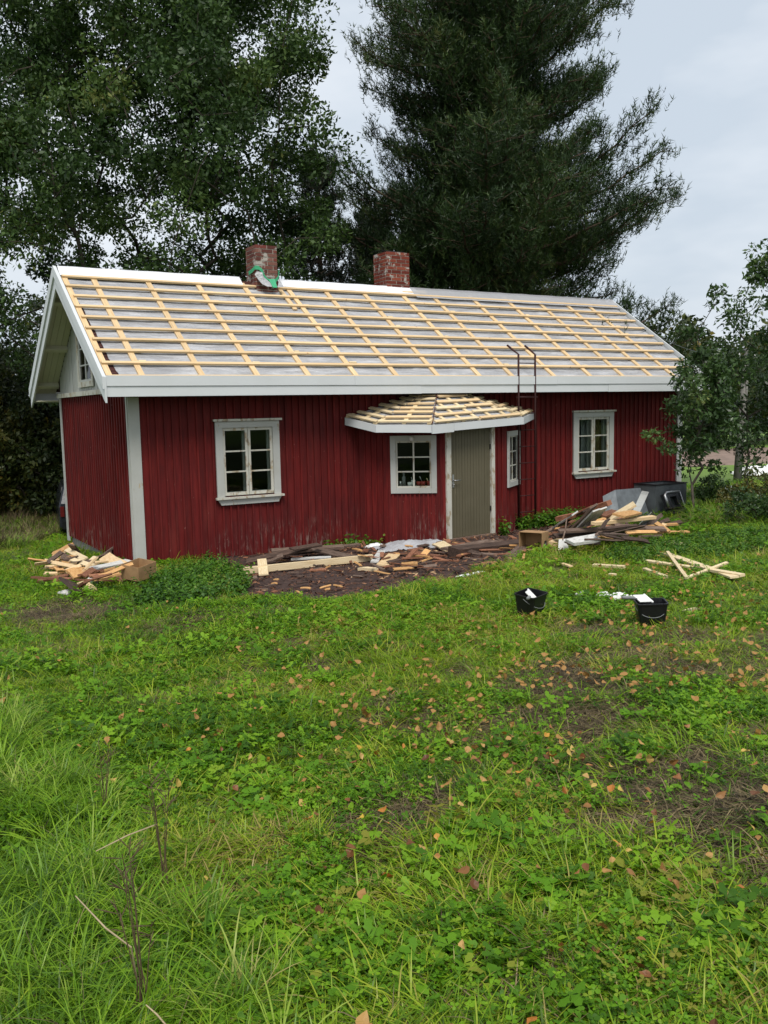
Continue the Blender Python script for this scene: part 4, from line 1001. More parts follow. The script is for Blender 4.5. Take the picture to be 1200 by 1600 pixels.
# parked dark car behind the left end of the house
def car(name, loc, yaw, paint, label, L_=4.3, Wd=1.74, H=1.36):
    c = empty(name, loc); c.rotation_euler = (0, 0, yaw); tag(c, label, 'car')
    prof = [(-L_/2, .35), (-L_/2 + .02, .82), (-L_/2 + .12, .90), (-L_/2 + .38, H - .04), (-L_/2 + .8, H), (.35, H - .02), (1.05, .93), (L_/2 - .15, .80), (L_/2, .58), (L_/2, .30), (L_/2 - .4, .24), (-L_/2 + .3, .24)]
    bm = bmesh.new(); prev = None
    rings = []
    for wy, ins in ((-Wd/2, .0), (-Wd/2 + .04, -.0), (Wd/2 - .04, 0), (Wd/2, .0)):
        rr = []
        for x, z in prof:
            k = max(0, (z - .85) / (H - .85)); yy = wy * (1 - .17 * k); s = 1 if abs(wy) < Wd/2 else .985
            rr.append(bm.verts.new((x * s, yy, z)))
        rings.append(rr)
    n = len(prof)
    for a, b in zip(rings[:-1], rings[1:]):
        for i in range(n): bm.faces.new((a[i], a[(i+1) % n], b[(i+1) % n], b[i]))
    bm.faces.new(rings[0][::-1]); bm.faces.new(rings[-1]); bmesh.ops.recalc_face_normals(bm, faces=bm.faces)
    me = bpy.data.meshes.new('body'); bm.to_mesh(me); bm.free(); me.materials.append(paint); link('body', me, c)
    MB().prism([(-L_/2 + .125, -.58, .93), (-L_/2 + .125, .58, .93), (-L_/2 + .335, .53, H - .10), (-L_/2 + .335, -.53, H - .10)], (-.02, 0, 0)).build('rear_window', MAT['black_iron'], c)
    for sgn in (-1, 1):
        MB().prism([(-L_/2 + .55, sgn * .80, .93), (.75, sgn * .80, .93), (.25, sgn * .735, H - .10), (-L_/2 + .75, sgn * .735, H - .10)], (0, sgn * .03, 0)).build('side_window', MAT['black_iron'], c)
        MB().box((-L_/2 - .02, sgn * .80 - .045, .60), (-L_/2 + .05, sgn * .80 + .045, .84)).build('tail_light', MAT['tail_red'], c)
        for x in (-L_/2 + .75, L_/2 - .8):
            w = empty('wheel', (x, sgn * (Wd/2 - .10), .31), c)
            pr_ = [(.18, -.09), (.30, -.09), (.31, -.05), (.31, .05), (.30, .09), (.18, .09)]
            t = MB().lathe(pr_, (0, 0, 0), 18).build('tyre', MAT['black_plastic'], w); t.rotation_euler = (math.pi/2, 0, 0)
            t = MB().lathe([(.02, -.07), (.18, -.06), (.18, .06), (.02, .07)], (0, 0, 0), 14).build('rim', MAT['steel'], w); t.rotation_euler = (math.pi/2, 0, 0)
    MB().box((-L_/2 - .05, -Wd/2 + .06, .30), (-L_/2 + .10, Wd/2 - .06, .50)).build('bumper', MAT['black_plastic'], c)
    return c
MAT['tail_red'] = plain('tail_light_red', (0.10, 0.008, 0.008), 0.3)
MAT['car_black'] = plain('dark_car_paint', (0.012, 0.014, 0.018), 0.25, 0.5, 0.2, 0.1)
vp = at_y(94, 850, 8.4)
car('parked_car', (vp[0] + 1.28, 8.4 + 2.15, float(ground(vp[0] + .87, 9.6)) - .02), 1.40, MAT['car_black'], 'dark car parked behind the left gable, only its tail showing')

# ================================================================== LAWN
def gn_scatter(name, protos, P, rot, scl, idx, label, cat):
    me = bpy.data.meshes.new(name); me.vertices.add(len(P)); me.vertices.foreach_set('co', np.asarray(P, np.float32).ravel())
    a = me.attributes.new('rot', 'FLOAT_VECTOR', 'POINT'); a.data.foreach_set('vector', np.asarray(rot, np.float32).ravel())
    a = me.attributes.new('scl', 'FLOAT', 'POINT'); a.data.foreach_set('value', np.asarray(scl, np.float32))
    a = me.attributes.new('pidx', 'INT', 'POINT'); a.data.foreach_set('value', np.asarray(idx, np.int32))
    o = link(name, me)
    c = bpy.data.collections.new(name + '_clumps')
    for k, p in enumerate(protos): c.objects.link(bpy.data.objects.new('%s_clump_%02d' % (name, k), p))
    g = bpy.data.node_groups.new(name, 'GeometryNodeTree')
    g.interface.new_socket('Geometry', in_out='INPUT', socket_type='NodeSocketGeometry'); g.interface.new_socket('Geometry', in_out='OUTPUT', socket_type='NodeSocketGeometry')
    gi = g.nodes.new('NodeGroupInput'); go = g.nodes.new('NodeGroupOutput'); ip = g.nodes.new('GeometryNodeInstanceOnPoints'); ci = g.nodes.new('GeometryNodeCollectionInfo')
    ci.inputs['Collection'].default_value = c; ci.inputs['Separate Children'].default_value = True; ci.inputs['Reset Children'].default_value = True
    def na(nm, dt):
        n = g.nodes.new('GeometryNodeInputNamedAttribute'); n.data_type = dt; n.inputs['Name'].default_value = nm; return n.outputs['Attribute']
    e2r = g.nodes.new('FunctionNodeEulerToRotation'); lk = g.links.new
    lk(gi.outputs[0], ip.inputs['Points']); lk(ci.outputs[0], ip.inputs['Instance']); ip.inputs['Pick Instance'].default_value = True
    lk(na('pidx', 'INT'), ip.inputs['Instance Index']); lk(na('rot', 'FLOAT_VECTOR'), e2r.inputs[0]); lk(e2r.outputs[0], ip.inputs['Rotation']); lk(na('scl', 'FLOAT'), ip.inputs['Scale'])
    lk(ip.outputs[0], go.inputs[0])
    md = o.modifiers.new('scatter', 'NODES'); md.node_group = g
    return tag(o, label, cat, kind='stuff')
def blade_mesh(name, n, spread, lo, hi, width, droop, lean, mat, rng, segs=3, comb=None):
    V = []; Fs = []
    for _ in range(n):
        r = spread * math.sqrt(rng.uniform()); a = rng.uniform(0, 6.283); p = np.array([r * math.cos(a), r * math.sin(a), -.01])
        az = rng.uniform(0, 6.283) if comb is None else comb + rng.normal(0, .7); h = rng.uniform(lo, hi); w = width * rng.uniform(.6, 1.3)
        d = np.array([math.cos(az), math.sin(az), 0]); side = np.array([-d[1], d[0], 0]) * w; th = abs(rng.normal(lean, .22)); dr = droop * rng.uniform(.4, 1.5)
        b = len(V); q = p.copy()
        for s in range(segs):
            k = 1 - (s / segs) ** 1.6 * .55; V += [q - side * k, q + side * k]
            tt = min(th + dr * (s + .5) / segs, 2.4); q = q + (d * math.sin(tt) + np.array([0, 0, math.cos(tt)])) * h / segs; q[2] = max(q[2], .004 + .01 * rng.uniform())
        V.append(q)
        for s in range(segs - 1): Fs.append((b+2*s, b+2*s+1, b+2*s+3, b+2*s+2))
        Fs.append((b+2*segs-2, b+2*segs-1, b+2*segs))
    return mesh(name, V, Fs, mat)
def leaf_shape(kind):
    """outline of a flat leaf of unit length along +x, as polygons"""
    if kind == 'oval': return [[(0, 0), (.3, .28), (.65, .30), (1, 0), (.65, -.30), (.3, -.28)]]
    if kind == 'long': return [[(0, 0), (.25, .07), (.55, .13), (.8, .12), (1, 0), (.8, -.12), (.55, -.13), (.25, -.07)]]
    if kind == 'trefoil':
        out = []
        for a in (0, 2.1, -2.1):
            c, s = math.cos(a), math.sin(a); out.append([(x * c - y * s, x * s + y * c) for x, y in ((0, 0), (.35, .30), (.75, .34), (.95, .12), (.95, -.12), (.75, -.34), (.35, -.30))])
        return out
    if kind == 'lobed':
        out = []
        for a in (-1.15, 0, 1.15):
            c, s = math.cos(a), math.sin(a); out.append([(x * c - y * s, x * s + y * c) for x, y in ((0, 0), (.35, .16), (.5, .34), (.62, .22), (.85, .26), (1, 0), (.85, -.26), (.62, -.22), (.5, -.34), (.35, -.16))])
        return out
    if kind == 'tooth': return [[(0, 0), (.08, .2), (.3, .34), (.55, .28), (.8, .14), (1, 0), (.8, -.14), (.55, -.28), (.3, -.34), (.08, -.2)]]
def place_leaf(V, Fs, kind, p, az, pitch, roll, size, fold=.12):
    ca, sa = math.cos(az), math.sin(az); cp, sp_ = math.cos(pitch), math.sin(pitch); crr, srr = math.cos(roll), math.sin(roll)
    for poly in leaf_shape(kind):
        b = len(V)
        for x, y in poly:
            z = abs(y) * fold * 2 - x * x * .18; y2, z2 = y * crr - z * srr, y * srr + z * crr; x3, z3 = x * cp - z2 * sp_, x * sp_ + z2 * cp
            V.append((p[0] + (x3 * ca - y2 * sa) * size, p[1] + (x3 * sa + y2 * ca) * size, p[2] + z3 * size))
        Fs.append(tuple(range(b, len(V))))
def weed_mesh(name, kind, n, spread, zlo, zhi, slo, shi, mat, rng, stem=True, pitch=.0):
    V = []; Fs = []
    for _ in range(n):
        r = spread * math.sqrt(rng.uniform()); a = rng.uniform(0, 6.283); z = rng.uniform(zlo, zhi); p = (r * math.cos(a), r * math.sin(a), z); sz = rng.uniform(slo, shi)
        place_leaf(V, Fs, kind, p, a + rng.normal(0, .9), rng.normal(pitch, .28), rng.normal(0, .25), sz)
        if stem:
            b = len(V); w = .0012 + sz * .02; V += [(p[0] * .4 - w, p[1] * .4, 0), (p[0] * .4 + w, p[1] * .4, 0), (p[0] + w, p[1], z), (p[0] - w, p[1], z)]; Fs.append((b, b+1, b+2, b+3))
    return mesh(name, V, Fs, mat)
def nettle_mesh(name, h, mat, rng):
    V = []; Fs = []; lx, ly = rng.normal(0, .12, 2)
    n = int(h / .045)
    for k in range(n):
        t = (k + .5) / n; p = (lx * t * h * 2, ly * t * h * 2, h * t); a0 = (k % 2) * 1.57 + rng.normal(0, .3); s = .085 * (1.15 - .6 * abs(t - .45)) * rng.uniform(.8, 1.25)
        for q in (0, math.pi): place_leaf(V, Fs, 'tooth', p, a0 + q, rng.normal(-.15, .25) + .35 * (t > .85), rng.normal(0, .2), s)
    b = len(V); V += [(-.003, 0, -.02), (.003, 0, -.02), (lx * h * 2 + .002, ly * h * 2, h), (lx * h * 2 - .002, ly * h * 2, h)]; Fs.append((b, b+1, b+2, b+3))
    return mesh(name, V, Fs, mat)
gr = np.random.default_rng(77)
short_p = [blade_mesh('tuft', 22, .075, .025, .075, .0024, 1.3, .65, MAT['grass'], gr) for _ in range(5)]
mid_p = [blade_mesh('tuft', 20, .06, .06, .15, .0030, 1.4, .6, MAT['grass'], gr, 4) for _ in range(4)]
flat_p = [blade_mesh('tuft', 22, .08, .10, .24, .0030, 1.1, 1.05, MAT['grass'], gr, 4, gr.uniform(0, 6.28)) for _ in range(4)]
tall_d = [blade_mesh('tuft', 9, .07, .25, .5, .0028, 1.5, .7, MAT['straw'], gr, 5) for _ in range(2)]
tall_p = [blade_mesh('tuft', 26, .06, .24, .50, .0042, 1.7, .40, MAT['tall_grass'], gr, 6) for _ in range(5)] + [blade_mesh('tuft', 24, .07, .24, .48, .0040, 1.3, .75, MAT['tall_grass'], gr, 6, gr.uniform(0, 6.28)) for _ in range(4)]
dead_p = [blade_mesh('tuft', 14, .08, .05, .16, .0018, .9, 1.25, MAT['straw'], gr, 3) for _ in range(4)]
clov_p = [weed_mesh('clump', 'trefoil', 15, .09, .012, .06, .010, .017, MAT['clover'], gr) for _ in range(4)]
lobe_p = [weed_mesh('clump', 'lobed', 8, .08, .012, .065, .020, .042, MAT['clover'], gr) for _ in range(4)]
oval_p = [weed_mesh('clump', 'oval', 7, .07, .008, .035, .028, .055, MAT['clover'], gr, True, .15) for _ in range(3)] + [weed_mesh('clump', 'long', 7, .025, .010, .02, .045, .095, MAT['clover'], gr, False, .25) for _ in range(1)]
nett_p = [nettle_mesh('stem', h, MAT['nettle'], gr) for h in (.16, .22, .28, .34, .40, .30)]
def wedge(n, r0, r1, half=.56, power=1.0):
    """points on the lawn in the sector in front of the camera"""
    a = gr.uniform(-half, half, n); r = np.sqrt(gr.uniform(r0 * r0, r1 * r1, n)); az = math.pi / 2 + YAW
    return CX + r * np.cos(az + a), CY + r * np.sin(az + a)
HOUSE_R = (-.06, LEN + .06, -.05, W + .06)
PWN = np.array([(p[0], p[1]) for p in PW])
def inside_house(x, y): return ((x > HOUSE_R[0]) & (x < HOUSE_R[1]) & (y > HOUSE_R[2]) & (y < HOUSE_R[3])) | (sdf(PWN, x, y) < .05)
TALL = np.array([gp(*q)[:2] for q in ((-160, 1120), (40, 1150), (150, 1230), (250, 1320), (350, 1430), (400, 1540), (410, 1700), (-400, 1750))])
def tallness(x, y): return np.clip(.5 - (sdf(TALL, x, y) + (fbm(x, y, 2.5, 21) - .5) * .5) / .4, 0, 1)
def make_cover(name, protos, n_by_ring, keep, smin, smax, label, cat, tilt=.12, grow=0.06):
    X, Y = [], []
    for n, r0, r1 in n_by_ring:
        x, y = wedge(n, r0, r1); X.append(x); Y.append(y)
    x = np.concatenate(X); y = np.concatenate(Y); k = (gr.uniform(size=len(x)) < keep(x, y)) & ~inside_house(x, y); x, y = x[k], y[k]
    dist = np.hypot(x - CX, y - CY); n = len(x)
    s = gr.uniform(smin, smax, n) * (1 + grow * np.clip(dist - 6, 0, 14))
    rot = np.stack([gr.normal(0, tilt, n), gr.normal(0, tilt, n), gr.uniform(0, 6.283, n)], -1)
    gn_scatter(name, protos, np.stack([x, y, ground_b(x, y)], -1), rot, s, gr.integers(0, len(protos), n), label, cat)
bare = lambda x, y: (1 - soil(x, y)) * (1 - .95 * mud(x, y))
worn = lambda x, y: np.clip((fbm(x, y, 1.1, 31) - .42) * 4, .10, 1)
RINGS = lambda d: [(int(d * 26000), .9, 5.5), (int(d * 26000), 5.5, 10), (int(d * 20000), 10, 16), (int(d * 14000), 16, 34)]
make_cover('short_grass', short_p, RINGS(1.0), lambda x, y: bare(x, y) * worn(x, y), .7, 1.25, 'short trampled green grass covering the yard', 'grass')
make_cover('lawn_grass', mid_p + flat_p, RINGS(.75), lambda x, y: bare(x, y) * np.clip((fbm(x, y, .9, 33) - .30) * 4, .15, 1), .55, 1.05, 'longer flattened blades lying over the lawn', 'grass')
make_cover('clover', clov_p, RINGS(.36), lambda x, y: bare(x, y) * np.clip((fbm(x, y, 1.3, 35) - .47) * 6, .03, 1), .7, 1.35, 'patches of small clover leaves in the lawn', 'clover')
make_cover('buttercup_leaves', lobe_p + oval_p, RINGS(.15), lambda x, y: bare(x, y) * np.clip((fbm(x, y, 1.0, 37) - .42) * 5, .08, 1), .6, 1.3, 'low broad weed leaves scattered through the lawn', 'weeds')
make_cover('dead_grass', dead_p, RINGS(.60), lambda x, y: (1 - soil(x, y)) * np.clip(.35 * (fbm(x, y, 1.5, 39) > .5) + .15 + 1.0 * mud(x, y), 0, 1), .7, 1.3, 'flat brown dead blades lying in the worn lawn', 'dead grass', .05)
def patch_cover(name, protos, n, poly, keep, smin, smax, label, cat, tilt=.15):
    poly = np.asarray(poly); lo, hi = poly.min(0), poly.max(0); x = gr.uniform(lo[0], hi[0], n); y = gr.uniform(lo[1], hi[1], n)
    k = (sdf(poly, x, y) + (fbm(x, y, 2.2, 41) - .5) * .7 < 0) & ~inside_house(x, y)
    if keep is not None: k &= gr.uniform(size=n) < keep(x, y)
    x, y = x[k], y[k]; n = len(x); rot = np.stack([gr.normal(0, tilt, n), gr.normal(0, tilt, n), gr.uniform(0, 6.283, n)], -1)
    gn_scatter(name, protos, np.stack([x, y, ground_b(x, y)], -1), rot, gr.uniform(smin, smax, n), gr.integers(0, len(protos), n), label, cat)
patch_cover('tall_grass', tall_p + tall_p + tall_d, 6500, TALL, lambda x, y: np.clip((fbm(x, y, 1.3, 45) - .3) * 4, .2, 1), .28, .70, 'long drooping meadow grass in the left foreground', 'tall grass', .2)
patch_cover('meadow_weeds', lobe_p + clov_p, 1800, TALL, lambda x, y: np.clip((fbm(x, y, 1.6, 43) - .45) * 6, 0, 1), .6, 1.1, 'leafy weeds among the long foreground grass', 'weeds')
def pxpoly(*q): return [gp(*p)[:2] for p in q]
patch_cover('nettles', nett_p, 2600, pxpoly((246, 924), (258, 900), (330, 884), (352, 890), (380, 912), (385, 936), (300, 948), (205, 943), (225, 932)), None, .30, .72, 'dark green nettle patch at the front corner of the cottage', 'nettles', .2)
patch_cover('nettles', nett_p, 3800, pxpoly((948, 868), (985, 852), (1050, 848), (1070, 842), (1210, 836), (1230, 858), (1150, 868), (1040, 872), (1000, 880), (955, 882)), None, .26, .55, 'nettle bed between the scrap heap and the young oaks', 'nettles', .2)
patch_cover('nettles', nett_p, 500, [(7.0, -.75), (7.2, -.15), (9.0, -.15), (8.9, -.8)], None, .5, .9, 'small nettles along the wall below the ladder', 'nettles', .2)
patch_cover('wall_weeds', lobe_p + nett_p[:2], 120, [(3.0, -.40), (3.0, -.1), (4.0, -.1), (4.1, -.5)], None, .5, .8, 'few small weeds at the wall foot left of the porch', 'weeds')
dry = np.array(pxpoly((1075, 822), (1100, 785), (1200, 770), (1240, 800), (1200, 826)))
patch_cover('dry_undergrowth', tall_d + tall_d + tall_p[:2] + nett_p[:2], 5200, dry, None, .7, 1.3, 'brownish autumn undergrowth beneath the young oaks', 'undergrowth')
rough_p = [blade_mesh('tuft', 26, .12, .25, .6, .006, 1.0, .5, MAT['straw'], gr, 4) for _ in range(3)] + tall_p[:4]
patch_cover('rough_meadow', rough_p, 16000, [(-14, 4.5), (-1.0, 5.6), (1.5, 12), (0, 17), (-14, 17)], None, .6, 1.1, 'rough yellowish meadow grass before the left forest', 'tall grass')

# fallen leaves
def fallen(mat, rng):
    V = []; Fs = []; n = 10; c1, c2 = rng.uniform(-.9, .9), rng.uniform(-.6, .9)
    out = [(0, 0), (.12, .22), (.30, .36), (.5, .36), (.75, .2), (1, 0), (.75, -.2), (.5, -.36), (.30, -.36), (.12, -.22)]
    V.append((0.45, 0, .0))
    for x, y in out: V.append((x, y, c1 * y * y * 1.6 + c2 * (x - .45) ** 2 + rng.normal(0, .03)))
    for i in range(n): Fs.append((0, 1 + i, 1 + (i + 1) % n))
    V += [(-.28, .012, .03), (-.28, -.012, .03), (0, .012, 0), (0, -.012, 0)]; m = len(V); Fs.append((m-4, m-2, m-1, m-3))
    V = [(x - .45, y, z) for x, y, z in V]; return mesh('leaf', V, Fs, mat)
LEAFK = [('leaf_tan', 'pale tan birch leaf fallen on the lawn', .60), ('leaf_brown', 'dark reddish-brown leaf fallen on the lawn', .25), ('leaf_orange', 'orange-yellow leaf fallen on the lawn', .15)]
lm = {k: [fallen(MAT[k], gr) for _ in range(5)] for k, _, _ in LEAFK}
az = math.pi / 2 + YAW; LX, LY = [], []
_a, _b = wedge(8500, 2.0, 6.2, .50), wedge(14000, 6.2, 15, .50); x = np.concatenate([_a[0], _b[0]]); y = np.concatenate([_a[1], _b[1]])
# more leaves towards the right and middle of the yard, fewer in the long grass and by the house
d = np.hypot(x - CX, y - CY); lat = (x - CX) * RIGHT[0] + (y - CY) * RIGHT[1]
dens = np.clip(.30 + .22 * lat, .10, 1) * np.clip((13 - d) / 5.5, .15, 1) * np.clip((fbm(x, y, .8, 51) - .3) * 3.2, .1, 1) * (1 - .85 * tallness(x, y)) * (1 - soil(x, y)) * (.6 + .4 * mud(x, y))
k = gr.uniform(size=len(x)) < dens * .62; x, y, d = x[k], y[k], d[k]
o_ = np.argsort(d); x, y, d = x[o_], y[o_], d[o_]
Vb, Fb = [], []
pick = gr.choice(3, len(x), p=[q for _, _, q in LEAFK])
for i in range(len(x)):
    key, lbl, _ = LEAFK[pick[i]]; s = gr.uniform(.026, .052); z = float(ground(x[i], y[i])) + gr.uniform(.05, .105)
    e = Euler((gr.normal(0, .5), gr.normal(0, .5), gr.uniform(0, 6.28)))
    if i < 298:
        o = link('fallen_leaf', lm[key][int(gr.integers(5))], None, (x[i], y[i], z), e, (s, s * gr.uniform(.8, 1.2), s)); tag(o, lbl, 'leaf', lbl.replace('leaf', 'leaves'))
    else:
        mt = Matrix.Translation((x[i], y[i], z)) @ e.to_matrix().to_4x4() @ Matrix.Scale(s * 1.1, 4); src = lm[key][int(gr.integers(5))]; b = len(Vb)
        Vb += [tuple(mt @ v.co) for v in src.vertices]; Fb += [tuple(q + b for q in p.vertices) for p in src.polygons]
if Vb: tag(link('leaf_litter', mesh('leaf_litter', Vb, Fb, MAT['leaf_tan'])), 'small tan fallen leaves farther off across the lawn', 'leaves', kind='stuff')

# dry stalks standing in the long grass of the left foreground
def stalk(px, py, h, lean, lbl, mat, n=5, w=.0026, heads=True):
    p = gp(px, py); st = empty('dry_stalk', (p[0], p[1], float(ground(p[0], p[1])))); tag(st, lbl, 'plant')
    for k in range(n):
        a = gr.uniform(0, 6.28); l = lean * gr.uniform(.4, 1.2); hh = h * gr.uniform(.65, 1.1); d_ = (math.cos(a) * l, math.sin(a) * l)
        pts = [(gr.normal(0, .02), gr.normal(0, .02), -.02)] + [(d_[0] * t ** 1.4 * hh, d_[1] * t ** 1.4 * hh, hh * t * (1 - .2 * l * t)) for t in (.35, .7, 1.0)]
        mb = MB().tube(pts, [w, w * .8, w * .6, w * .3], 5)
        if heads:
            for q in range(7):
                t = gr.uniform(.55, 1); c = Vector(pts[2]).lerp(Vector(pts[3]), (t - .55) / .45); dv = Vector((gr.normal(), gr.normal(), .9)).normalized() * gr.uniform(.03, .07)
                mb.tube([tuple(c), tuple(c + dv * .5), tuple(c + dv)], [w * .3, w * .75, w * .2], 4)
        mb.build('stem', mat, st)
stalk(258, 1400, .55, .12, 'dark dry weed stalks standing in the long grass, upper clump', MAT['stalk'], 5)
stalk(228, 1610, .50, .18, 'dark dry weed stalks at the lower left edge of the picture', MAT['stalk'], 6)
stalk(165, 1275, .33, .15, 'short dark dry stalks at the back of the long grass', MAT['stalk'], 4)
def lying_stem(pts, lbl):
    P = [gp(px, py, h) for px, py, h in pts]; tag(MB().tube([tuple(p) for p in P], [.0018, .0028, .0026, .002][:len(P)], 5).build('dry_straw', MAT['stalk_pale']), lbl, 'straw')
lying_stem([(118, 1400, .34), (165, 1450, .30), (205, 1480, .24), (216, 1540, .10)], 'long pale bent stem leaning over the grass at lower left')
lying_stem([(150, 1330, .22), (200, 1305, .26), (245, 1288, .28)], 'pale thin straw lying on the upper long grass')
lying_stem([(228, 1570, .15), (245, 1585, .13), (262, 1605, .1)], 'short pale straw at the bottom left edge')

# ================================================================== SCRAP TIMBER
pk = np.random.default_rng(99)
def plank_mesh(mat, ragged):
    """board of unit size along x with uneven, splintered ends"""
    nq = 4; V = []; Fs = []; xs = [-.5, -.17, .17, .5]
    ys = np.linspace(-.5, .5, nq); e0 = -.5 + ragged * pk.uniform(0, 1, nq); e1 = .5 - ragged * pk.uniform(0, 1, nq); wob = pk.normal(0, .03, (4, 2))
    for zi, z in enumerate((-.5, .5)):
        for i, x in enumerate(xs):
            for j, y in enumerate(ys):
                xx = e0[j] if i == 0 else e1[j] if i == 3 else x; V.append((xx, y * (1 + wob[i, 0] * (ragged > .004) * 2), z + wob[i, 1] * (ragged > .004) * 6))
    id_ = lambda z, i, j: z * 16 + i * 4 + j
    for i in range(3):
        for j in range(3):
            Fs.append((id_(1, i, j), id_(1, i+1, j), id_(1, i+1, j+1), id_(1, i, j+1))); Fs.append((id_(0, i, j+1), id_(0, i+1, j+1), id_(0, i+1, j), id_(0, i, j)))
        Fs.append((id_(0, i, 0), id_(0, i+1, 0), id_(1, i+1, 0), id_(1, i, 0))); Fs.append((id_(1, i, 3), id_(1, i+1, 3), id_(0, i+1, 3), id_(0, i, 3)))
    for j in range(3):
        Fs.append((id_(0, 0, j+1), id_(0, 0, j), id_(1, 0, j), id_(1, 0, j+1))); Fs.append((id_(0, 3, j), id_(0, 3, j+1), id_(1, 3, j+1), id_(1, 3, j)))
    return mesh('plank', V, Fs, mat)
_pm = {}
def pmesh(mk, ragged):
    k = (mk, ragged)
    if k not in _pm: _pm[k] = [plank_mesh(MAT[mk], ragged) for _ in range(4)]
    return _pm[k][int(pk.integers(4))]
def plank3(A, B, w, t, mk, lbl, roll=0.0, ragged=.0, name='plank', group=None, cat='plank'):
    A = Vector(tuple(A)); B = Vector(tuple(B)); u = (B - A).normalized(); L_ = (B - A).length
    side = Vector((0, 0, 1)).cross(u).normalized(); n = u.cross(side); R_ = Matrix.Rotation(roll, 3, u); side, n = R_ @ side, R_ @ n
    o = bpy.data.objects.new(name, pmesh(mk, ragged)); COL.objects.link(o)
    o.matrix_world = frame_mtx((A + B) / 2, u, side, n) @ Matrix.Diagonal((L_, w, t, 1)); return tag(o, lbl, cat, group)
def plank(p, q, h, w, t, mk, lbl, roll=0.0, ragged=.02, **kw):
    """ends seen at photo points p and q, h metres over the ground there"""
    h0, h1 = h if isinstance(h, tuple) else (h, h)
    return plank3(gp(*p, h0), gp(*q, h1), w, t, mk, lbl, roll, ragged, **kw)
# --- pile at the gable foot
P = plank
P((117, 895), (203, 876), (.16, .12), .13, .022, 'greywhite', 'long pale plank with white edge lying across the gable heap', .2)
P((64, 887), (117, 892), (.05, .10), .11, .022, 'weathered', 'grey weathered plank sticking out left of the gable heap', .1)
P((112, 874), (144, 884), (.20, .16), .09, .02, 'pine_pale', 'narrow pale board on the middle of the gable heap', .3)
P((163, 869), (196, 889), (.16, .06), .20, .025, 'pine', 'wide fresh board leaning at the right end of the gable heap', .5)
P((163, 891), (199, 908), (.08, .04), .16, .022, 'reddish', 'red-brown split board beside the open cardboard box', .3, .05)
P((103, 907), (128, 928), (.14, .05), .22, .03, 'rotten', 'broad dark rotten board tilted at the front of the gable heap', -.5, .04)
P((108, 897), (145, 893), (.16, .15), .22, .03, 'pine_orange', 'broken wide yellow board on the front of the gable heap', .4, .08)
P((129, 909), (143, 924), (.08, .04), .14, .03, 'pine', 'short yellow block standing out at the heap front', .3, .05)
P((97, 928), (118, 922), (.03, .04), .16, .02, 'greywhite', 'white painted offcut at the foot of the gable heap', .1, .04)
P((80, 867), (117, 850), (.12, .28), .16, .03, 'pine_orange', 'split yellow slab on top of the gable heap', .3, .08)
P((82, 873), (112, 858), (.06, .20), .14, .03, 'pine', 'yellow splintered slab under the topmost slab', -.2, .08)
P((104, 858), (133, 874), (.24, .14), .10, .022, 'pine_pale', 'pale board sloping down the upper gable heap', .4)
P((84, 876), (112, 869), (.10, .16), .10, .02, 'pine_orange', 'thin orange slat below the yellow slabs', .2, .05)
P((85, 881), (104, 885), (.10, .10), .12, .03, 'pine_orange', 'chunky yellow offcut at the left of the gable heap', .2, .08)
P((89, 898), (106, 900), (.05, .06), .10, .02, 'pine', 'small yellow offcut on the grass left of the heap', .1, .05)
P((136, 907), (146, 914), (.08, .04), .12, .06, 'greywhite', 'white lump of painted wood at the heap front', .5, .06)
P((111, 851), (120, 862), (.34, .20), .12, .025, 'weathered', 'grey-brown board end at the top by the gable corner', .2, .05)
P((143, 880), (165, 876), (.15, .15), .10, .02, 'pine', 'light slat running towards the wide fresh board', .1, .03)
P((130, 889), (150, 870), (.08, .2), .09, .022, 'pine_pale', 'pale stick crossing under the long white-edged plank', .2, .03)
GH = [(100, 882), (125, 888), (145, 884), (118, 902), (146, 896), (112, 880), (95, 876), (140, 900)]
for i in range(64):
    c = GH[i % len(GH)]; px, py = c[0] + pk.normal(0, 12), c[1] + pk.normal(0, 6); a = pk.uniform(0, 3.14); A = gp(px, py, pk.uniform(.05, .20)); l = pk.uniform(.18, .55)
    mk = ['pine_orange', 'pine', 'weathered', 'reddish'][i % 4]
    plank3(A, A + np.array([math.cos(a) * l, math.sin(a) * l, pk.normal(0, .06)]), pk.uniform(.04, .12), pk.uniform(.01, .03), mk, 'small splintered offcut somewhere inside the heap at the gable foot', pk.normal(0, .4), .06, name='wood_scrap', group='offcuts in the gable heap', cat='wood scrap')
# --- bed in front of the facade
P((368, 893), (582, 871), (.05, .05), .06, .09, 'pine_pale', 'long pale new beam lying across the dark bed', 0, .0)
P((409, 874), (412, 898), (.12, .03), .13, .02, 'pine_pale', 'short pale board leaning upright on the long new beam', .05, .0)
P((383, 878), (488, 856), (.05, .20), .15, .025, 'rotten', 'dark rotten plank rising towards the wall behind the beam', .3, .03)
P((423, 860), (538, 854), (.16, .14), .16, .03, 'weathered', 'brown plank lying along the wall on the stack', .1, .02)
P((426, 866), (530, 858), (.08, .08), .16, .03, 'rotten', 'dark plank under the stack by the wall', .1, .02)
P((482, 857), (552, 871), (.16, .05), .12, .025, 'weathered', 'reddish weathered plank sloping off the wall stack', .3, .03)
P((455, 874), (518, 871), (.05, .05), .09, .02, 'greywhite', 'white painted strip lying behind the pale beam', .1, .02)
P((416, 877), (443, 868), (.05, .12), .12, .025, 'weathered', 'short brown board behind the upright pale board', .3, .03)
P((585, 878), (597, 861), (.04, .05), .11, .02, 'greywhite', 'short white board at the right end of the pale beam', .1, .02)
P((597, 884), (616, 867), (.04, .06), .16, .022, 'pine', 'short fresh board beside the short white one', .1, .02)
P((563, 888), (588, 889), (.02, .03), .10, .04, 'pine_pale', 'pale short block in front of the beam end', 0, .02)
